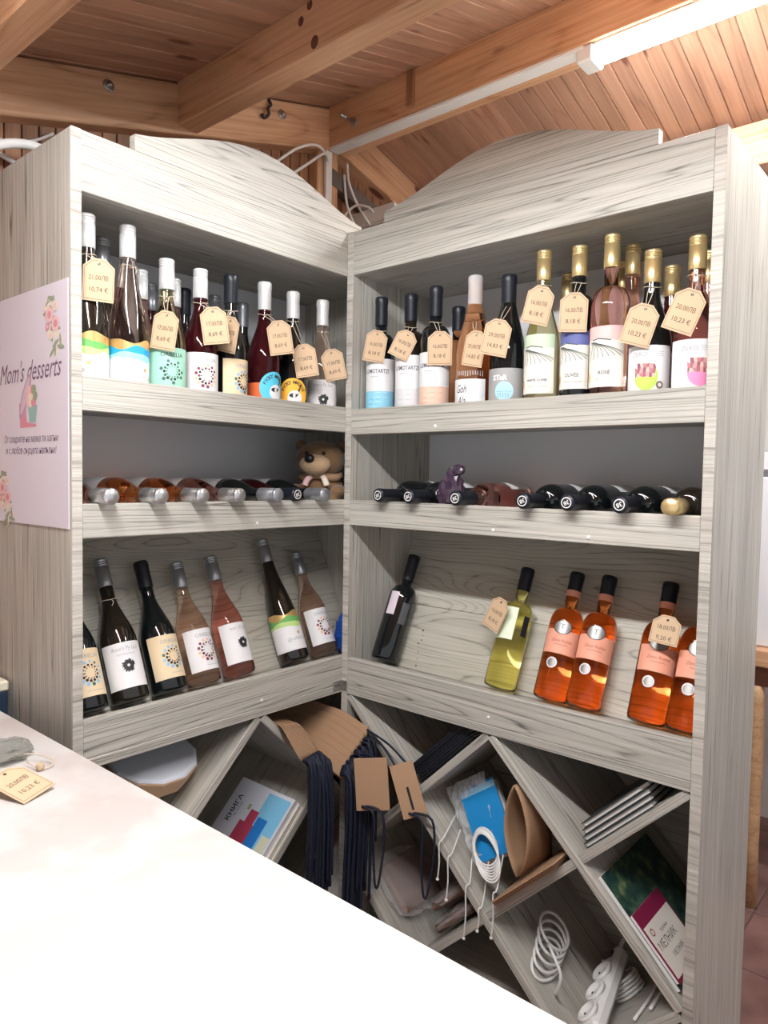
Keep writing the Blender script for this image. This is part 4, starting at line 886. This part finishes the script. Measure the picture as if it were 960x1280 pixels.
# left rack: cake box, books, paper carrier bags
cb = empty('cake_box', T(rk('L', (.2455, .128, .6535))))
ez = rv('L', (0, -.30, .954)).normalized(); ex = rv('L', (1, .26, 0)); ex = (ex-ez*ex.dot(ez)).normalized(); ey = ez.cross(ex)
for nm, P, m in (('tray', [(.088, -.030), (.092, -.028), (.106, .012), (.106, .016)], mat('tan_board', (.66, .45, .29), .6)), ('lid', [(.104, .0162), (.105, .018), (.101, .023), (.097, .024)], mat('frosted_lid', (.66, .70, .77), .22))):
    me = mesh(nm, *lathe_geo(P, 12)); add(nm, me, m, cb, frame((0, 0, 0), ex, ey, ez))
setp(cb, 'round many-sided cake box with tan base and pale lid', 'cake box')
def book(c, e1, e2, w, h_, th, cover, label, art=False):
    r = empty('book', T(rk('L', c))); e1 = rv('L', e1).normalized(); e2 = rv('L', e2); e2 = (e2-e1*e2.dot(e1)).normalized(); n = e1.cross(e2)
    slab('pages', (0, 0, 0), e1, e2, (w-.004, h_-.004, th*.8), PG, r, 0); cv = slab('cover', n*(th*.45), e1, e2, (w, h_, th*.1), cover, r, .0002); slab('back_cover', n*(-th*.45), e1, e2, (w, h_, th*.1), cover, r, .0002)
    if art:
        g = G(); z = th*.05+.0004
        for x0, x1, y0, y1, mm in ((.015, .10, -.10, .09, mat('sky_art', (.22, .55, .80), .5)), (-.03, .035, -.075, .0, mat('rust_art', (.45, .05, .10), .5)), (-.012, .02, -.02, .035, mat('rust_art')), (.025, .062, -.06, .025, mat('blue_art', (.02, .20, .60), .5)), (.07, .10, -.10, -.01, mat('sand_art', (.66, .66, .50), .5)), (-.028, -.018, .03, .045, mat('leaf_art', (.30, .42, .22), .5))):
            g.add(*flat(([(x0, y0), (x1, y0), (x1, y1), (x0, y1)], [(0, 1, 2, 3)]), z), mm); z += .0001
        g.add(*flat(mv(text2d('КНИГА', .022, bold=.0004), -.072, .02, math.pi/2), z), CHAR); g.add(*flat(mv(text2d('за гости', .010), -.056, .02, math.pi/2), z), CHAR)
        add('cover_art', g.mesh('cover_art'), None, cv)
    return setp(r, label, 'book')
b0 = valley(.4705, .2956)+UR*.118+Vector((0, .119, 0))
book(b0+nrm*.0195, (0, -1, 0), UR, .222, .196, .018, mat('cream_cover', (.80, .72, .56), .5), 'cream-edged book lying under the picture cover book')
book(b0+nrm*.0376, (0, -1, 0), UR, .215, .20, .018, mat('pale_cover', (.66, .68, .76), .45), 'pale book with a red and blue picture cover lying in the lattice', True)
# carrier bags in the V next to the corner
HND = mat('navy_ribbon', (.008, .012, .028), .6); rnd = random.Random(17)
vs, vz = .6955, .5156
def carrier(c, ex, ey, dims, label, hang, nh=2, mouth=1):
    r = empty('carrier_bag', T(c)); ex = Vector(ex).normalized(); ey = Vector(ey); ey = (ey-ex*ey.dot(ex)).normalized(); n = ex.cross(ey)
    for s in (-1, 1): slab('paper_side', n*(s*dims[2]*.3), ex, ey, (dims[0], dims[1], dims[2]*.35), KRAFT, r, .0006)
    slab('gusset', ex*(-dims[0]*.02), ex, ey, (dims[0]*.94, dims[1]*.985, dims[2]*.3), KRAFT, r, 0)
    for k in range(nh):
        o = ex*(dims[0]*.5-.012)+ey*(dims[1]*rnd.uniform(-.30, .30))+n*(dims[2]*(.5 if k == 0 else -.5)); L = hang*rnd.uniform(.75, 1.1); w = rnd.uniform(.015, .03)
        d = Vector((rnd.uniform(.01, .03), rnd.uniform(-.02, .02), 0)); sd = Vector((.5, .8, 0))*w
        pts = [o-sd*.2, o+d+Vector((.012, 0, -.01))-sd*.5, o+d+Vector((.016, 0, -L*.5))-sd*.6, o+d+Vector((.012, 0, -L))-sd*.2, o+d+Vector((.012, 0, -L))+sd*.2, o+d+Vector((.016, 0, -L*.5))+sd*.6, o+d+Vector((.012, 0, -.01))+sd*.5, o+sd*.2]
        tube('ribbon_handle', pts, .0032, HND, r, 5, False, 4)
    return setp(r, label, 'paper bag', 'kraft carrier bags with navy ribbon handles')
ORD = ['first', 'second', 'third', 'fourth', 'fifth', 'sixth', 'seventh', 'eighth', 'ninth', 'tenth']; bags = []
def on_b(y): return .7356-(y+.7469-.4705)*.978+.0140                     # upper face of the left-hand board of the V
def sag(x, xb, dr): q = max(0, x-xb); return -dr*(q*q/.05 if q < .025 else q-.0125)
def pile_bag(label, x0, x1, xb, dr, y, z, w, W, t, hang, extra):
    """flat carrier bag that runs out of the rack along X and sags over the front edge"""
    o = Vector(((x0+x1)/2, y, z)); r = empty('carrier_bag', T(o)); w = Vector(w).normalized(); n = Vector((1, 0, 0)).cross(w)
    def P(x, v, h=0): return Vector((x, y, z))+w*v+n*h+Vector((0, 0, sag(x, xb, dr)))
    def sheet(name, h0, h1, xa, xe, va, ve):
        xs = [xa, xb]+[xb+(xe-xb)*q for q in (.12, .25, .4, .6, .8, 1)]; V, F = [], []
        for x in xs: V += [P(x, va, h0)-o, P(x, ve, h0)-o, P(x, ve, h1)-o, P(x, va, h1)-o]
        for i in range(len(xs)-1):
            for k in range(4): F.append((4*i+k, 4*i+(k+1) % 4, 4*i+4+(k+1) % 4, 4*i+4+k))
        F += [(3, 2, 1, 0), tuple(range(4*len(xs)-4, 4*len(xs)))]
        add(name, mesh(name, V, F), KRAFT, r)
    sheet('paper_side', -t/2, -t*.12, x0, x1, 0, W); sheet('paper_side', t*.12, t/2, x0, x1, 0, W); sheet('gusset', -t*.12, t*.12, x0, x1-.012, .003, W-.003)
    for k in range(2):
        vA, vB = W*rnd.uniform(.62, .9), W*rnd.uniform(.15, .42); A, B = P(x1-.0005, vA), P(x1-.0005, vB); L = hang*rnd.uniform(.8, 1.1); e = .016+.006*k
        if A.z < B.z: A, B = B, A
        pts = [A, A+Vector((e+.004, 0, -.006)), A+Vector((e+.006, 0, -L*.5)), Vector((x1+e+.004, (A.y+B.y)/2, A.z-L)), Vector((x1+e+.002, B.y, A.z-L*.55)), Vector((x1+e, B.y, B.z-.006)), B]
        tube('ribbon_handle', [p-o for p in pts], .0034, HND, r, 5, False, 4)
    for k in range(extra):
        A = P(x1-.0005, W*(.1+.8*(k+.5)/extra)); L = .26+.14*rnd.random(); j = rnd.uniform(-.014, .014); e = .013+.020*rnd.random()
        tube('ribbon_handle', [p-o for p in (A, A+Vector((e, 0, -.006)), A+Vector((e+.006, j*.7, -L*.35)), A+Vector((e+.002, j, -L*.7)), A+Vector((e, j*1.2, -L)))], .0046, HND, r, 5, False, 4)
    bags.append(setp(r, label, 'paper bag', 'kraft carrier bags with navy ribbon handles')); return r
for k in range(7):           # standing on edge, leaning towards the rack corner
    y = -.0685-.0066*k; z = on_b(y)+.003; W = (.690-.0125*k-z)/.9165
    pile_bag(ORD[k]+' kraft carrier bag leaning on edge towards the rack corner', -.24, .1085-.0007*k, -.004, .25, y, z, (0, .40, .9165), W, .0048, .24, 5)
for k in range(9):           # lying on the left-hand board, fronts sagging over its edge
    h = .0042*(k+.5); y = -.2290+.6992*h+.7149*.0068*k; z = on_b(-.2290)+.7149*h-.6992*.0068*k
    pile_bag(ORD[k]+' bag of the sagging kraft carrier bags, counted from the lattice board up', -.23, .082-.0012*k, .002, .95, y, z, (0, .7149, -.6992), .098-.0068*k, .0029, .22, 5)
for k, (c, w_, lb, ex, e) in enumerate((((.182, -.074, .556), .084, 'kraft carrier bag hanging by its straps from the pile by the rack corner', (.10, 0, -1), (.107, -.070, .606)), ((.263, -.030, .552), .060, 'kraft carrier bag with a slot hanging beside the black notebooks', (.42, 0, -1), (.1075, -.0115, .660)))):
    c = Vector(c); ex = Vector(ex).normalized(); ey = Vector((.80, .55, .06)); ey = (ey-ex*ey.dot(ex)).normalized(); hb = carrier(c, ex, ey, (.13, w_, .006), lb, .20, 1); bags.append(hb)
    if k: slab('slot', ex*.020+ex.cross(ey)*.0030, ex, ey, (.055, .006, .0012), BLACK, hb, .0003)
    for q in (-.6, .6):
        a = -ex*.060+ey*(w_*.4*q); e_ = Vector(e)-c
        tube('hanging_strap', [a, a*.55+e_*.45+Vector((0, 0, .010)), e_], .0030, HND, hb, 5, False, 5)
GB = mat('black_paper_bag', (.008, .010, .016), .5)
for k in range(4):
    o = slab('black_bag', rk('L', valley(.4705, .2956)+DR*(.148-.006*k)+nb_*(.0105+.0102*(k+.5))+Vector((0, .108, 0))), rv('L', DR), rv('L', (0, 1, 0)), (.20, .19, .010), GB, None, .002); setp(o, ['lowest', 'second', 'third', 'uppermost'][k]+' folded black paper bag behind the hanging ribbon handles', 'paper bag', 'black paper bags under the carrier bags')

# ================================================================== CABLES AND BACKGROUND
for nm, pts, r, lab in (('cable', [(-.375, -.82, 2.06), (-.37, -.72, 2.055), (-.37, -.66, 2.075), (-.37, -.61, 2.11)], .0035, 'thin white cable sagging along the plank wall'),
        ('conduit', [(-.30, -.86, 1.93), (-.30, -.78, 2.0), (-.30, -.69, 2.035), (-.31, -.60, 2.02), (-.33, -.5, 1.97)], .0105, 'thick white conduit curving behind the poster rack'),
        ('conduit', [(-.36, -.80, 2.035), (-.36, -.70, 2.01), (-.36, -.60, 1.975)], .006, 'straight thin white pipe behind the poster rack'),
        ('cable', [(-.33, .25, 2.335), (-.31, .18, 2.345), (-.31, .10, 2.31), (-.33, .02, 2.24)], .0042, 'white cable looping left from the corner trunking'),
        ('cable', [(-.33, .25, 2.325), (-.30, .20, 2.325), (-.30, .13, 2.27), (-.32, .06, 2.21)], .0042, 'second white cable drooping left below the first loop'),
        ('cable', [(-.325, .33, 2.345), (-.32, .335, 2.28), (-.30, .36, 2.21), (-.27, .385, 2.15)], .004, 'white cable dropping from the ridge beam to the junction box'),
        ('cable', [(-.335, .325, 2.31), (-.33, .335, 2.22), (-.32, .36, 2.16), (-.30, .38, 2.12)], .004, 'white cable beside the post entering the junction box'),
        ('cable', [(-.36, .37, 2.10), (-.35, .34, 2.17), (-.31, .35, 2.21), (-.26, .36, 2.20), (-.24, .365, 2.18)], .004, 'white cable arching over the top of the junction box')):
    o = tube(nm, pts, r, WHITE, None, 8); setp(o, lab, 'cable')
jb = empty('junction_box', T(-.28, .385, 2.03))
board('box', (-.09, 0, 0), (.115, .05, .17), 'x', WHITE, jb, .004); board('door', (-.045, -.004, .02), (.10, 0, .115), 'x', mat('smoked_door', (.10, .09, .09), .2), jb, .002); board('frame', (-.092, -.003, .125), (.117, .002, .172), 'x', WHITE, jb, .002)
setp(jb, 'white electrical junction box with a dark door above the racks', 'junction box')
fr = empty('chest_freezer', T(.98, 1.28, .0))
board('base', (-.24, -.25, .82), (.30, .25, 1.345), 'z', mat('freezer_white', (.80, .80, .82), .3), fr, .006); board('seal', (-.235, -.245, 1.345), (.295, .245, 1.362), 'x', mat('seal_grey', (.18, .18, .20), .5), fr, 0); board('lid', (-.24, -.25, 1.362), (.30, .25, 1.42), 'x', mat('freezer_white'), fr, .006)
setp(fr, 'white cooler box with a dark lid seal standing on the log bench', 'cooler')
bn = empty('log_bench', T(.98, 1.25, 0))
board('bench_top', (-.30, -.26, .765), (.5, .30, .82), 'x', PINE, bn, .004); board('apron', (-.28, -.23, .70), (.48, -.20, .765), 'x', mat('red_brown_wood', (.20, .08, .05), .6), bn)
for x, y in ((-.185, -.215), (.40, -.215), (-.185, .25), (.40, .25)):
    add('leg', lathe('leg', [(.026, 0), (.023, .2), (.025, .45), (.022, .66), (.019, .70)], 12), wood('log', (.62, .40, .22), (.52, .30, .15), (.30, .15, .08), vary=.05) if 'log' not in MATS else MATS['log'], bn, T(x, y, 0))
setp(bn, 'wooden bench with log legs behind the right rack', 'bench')
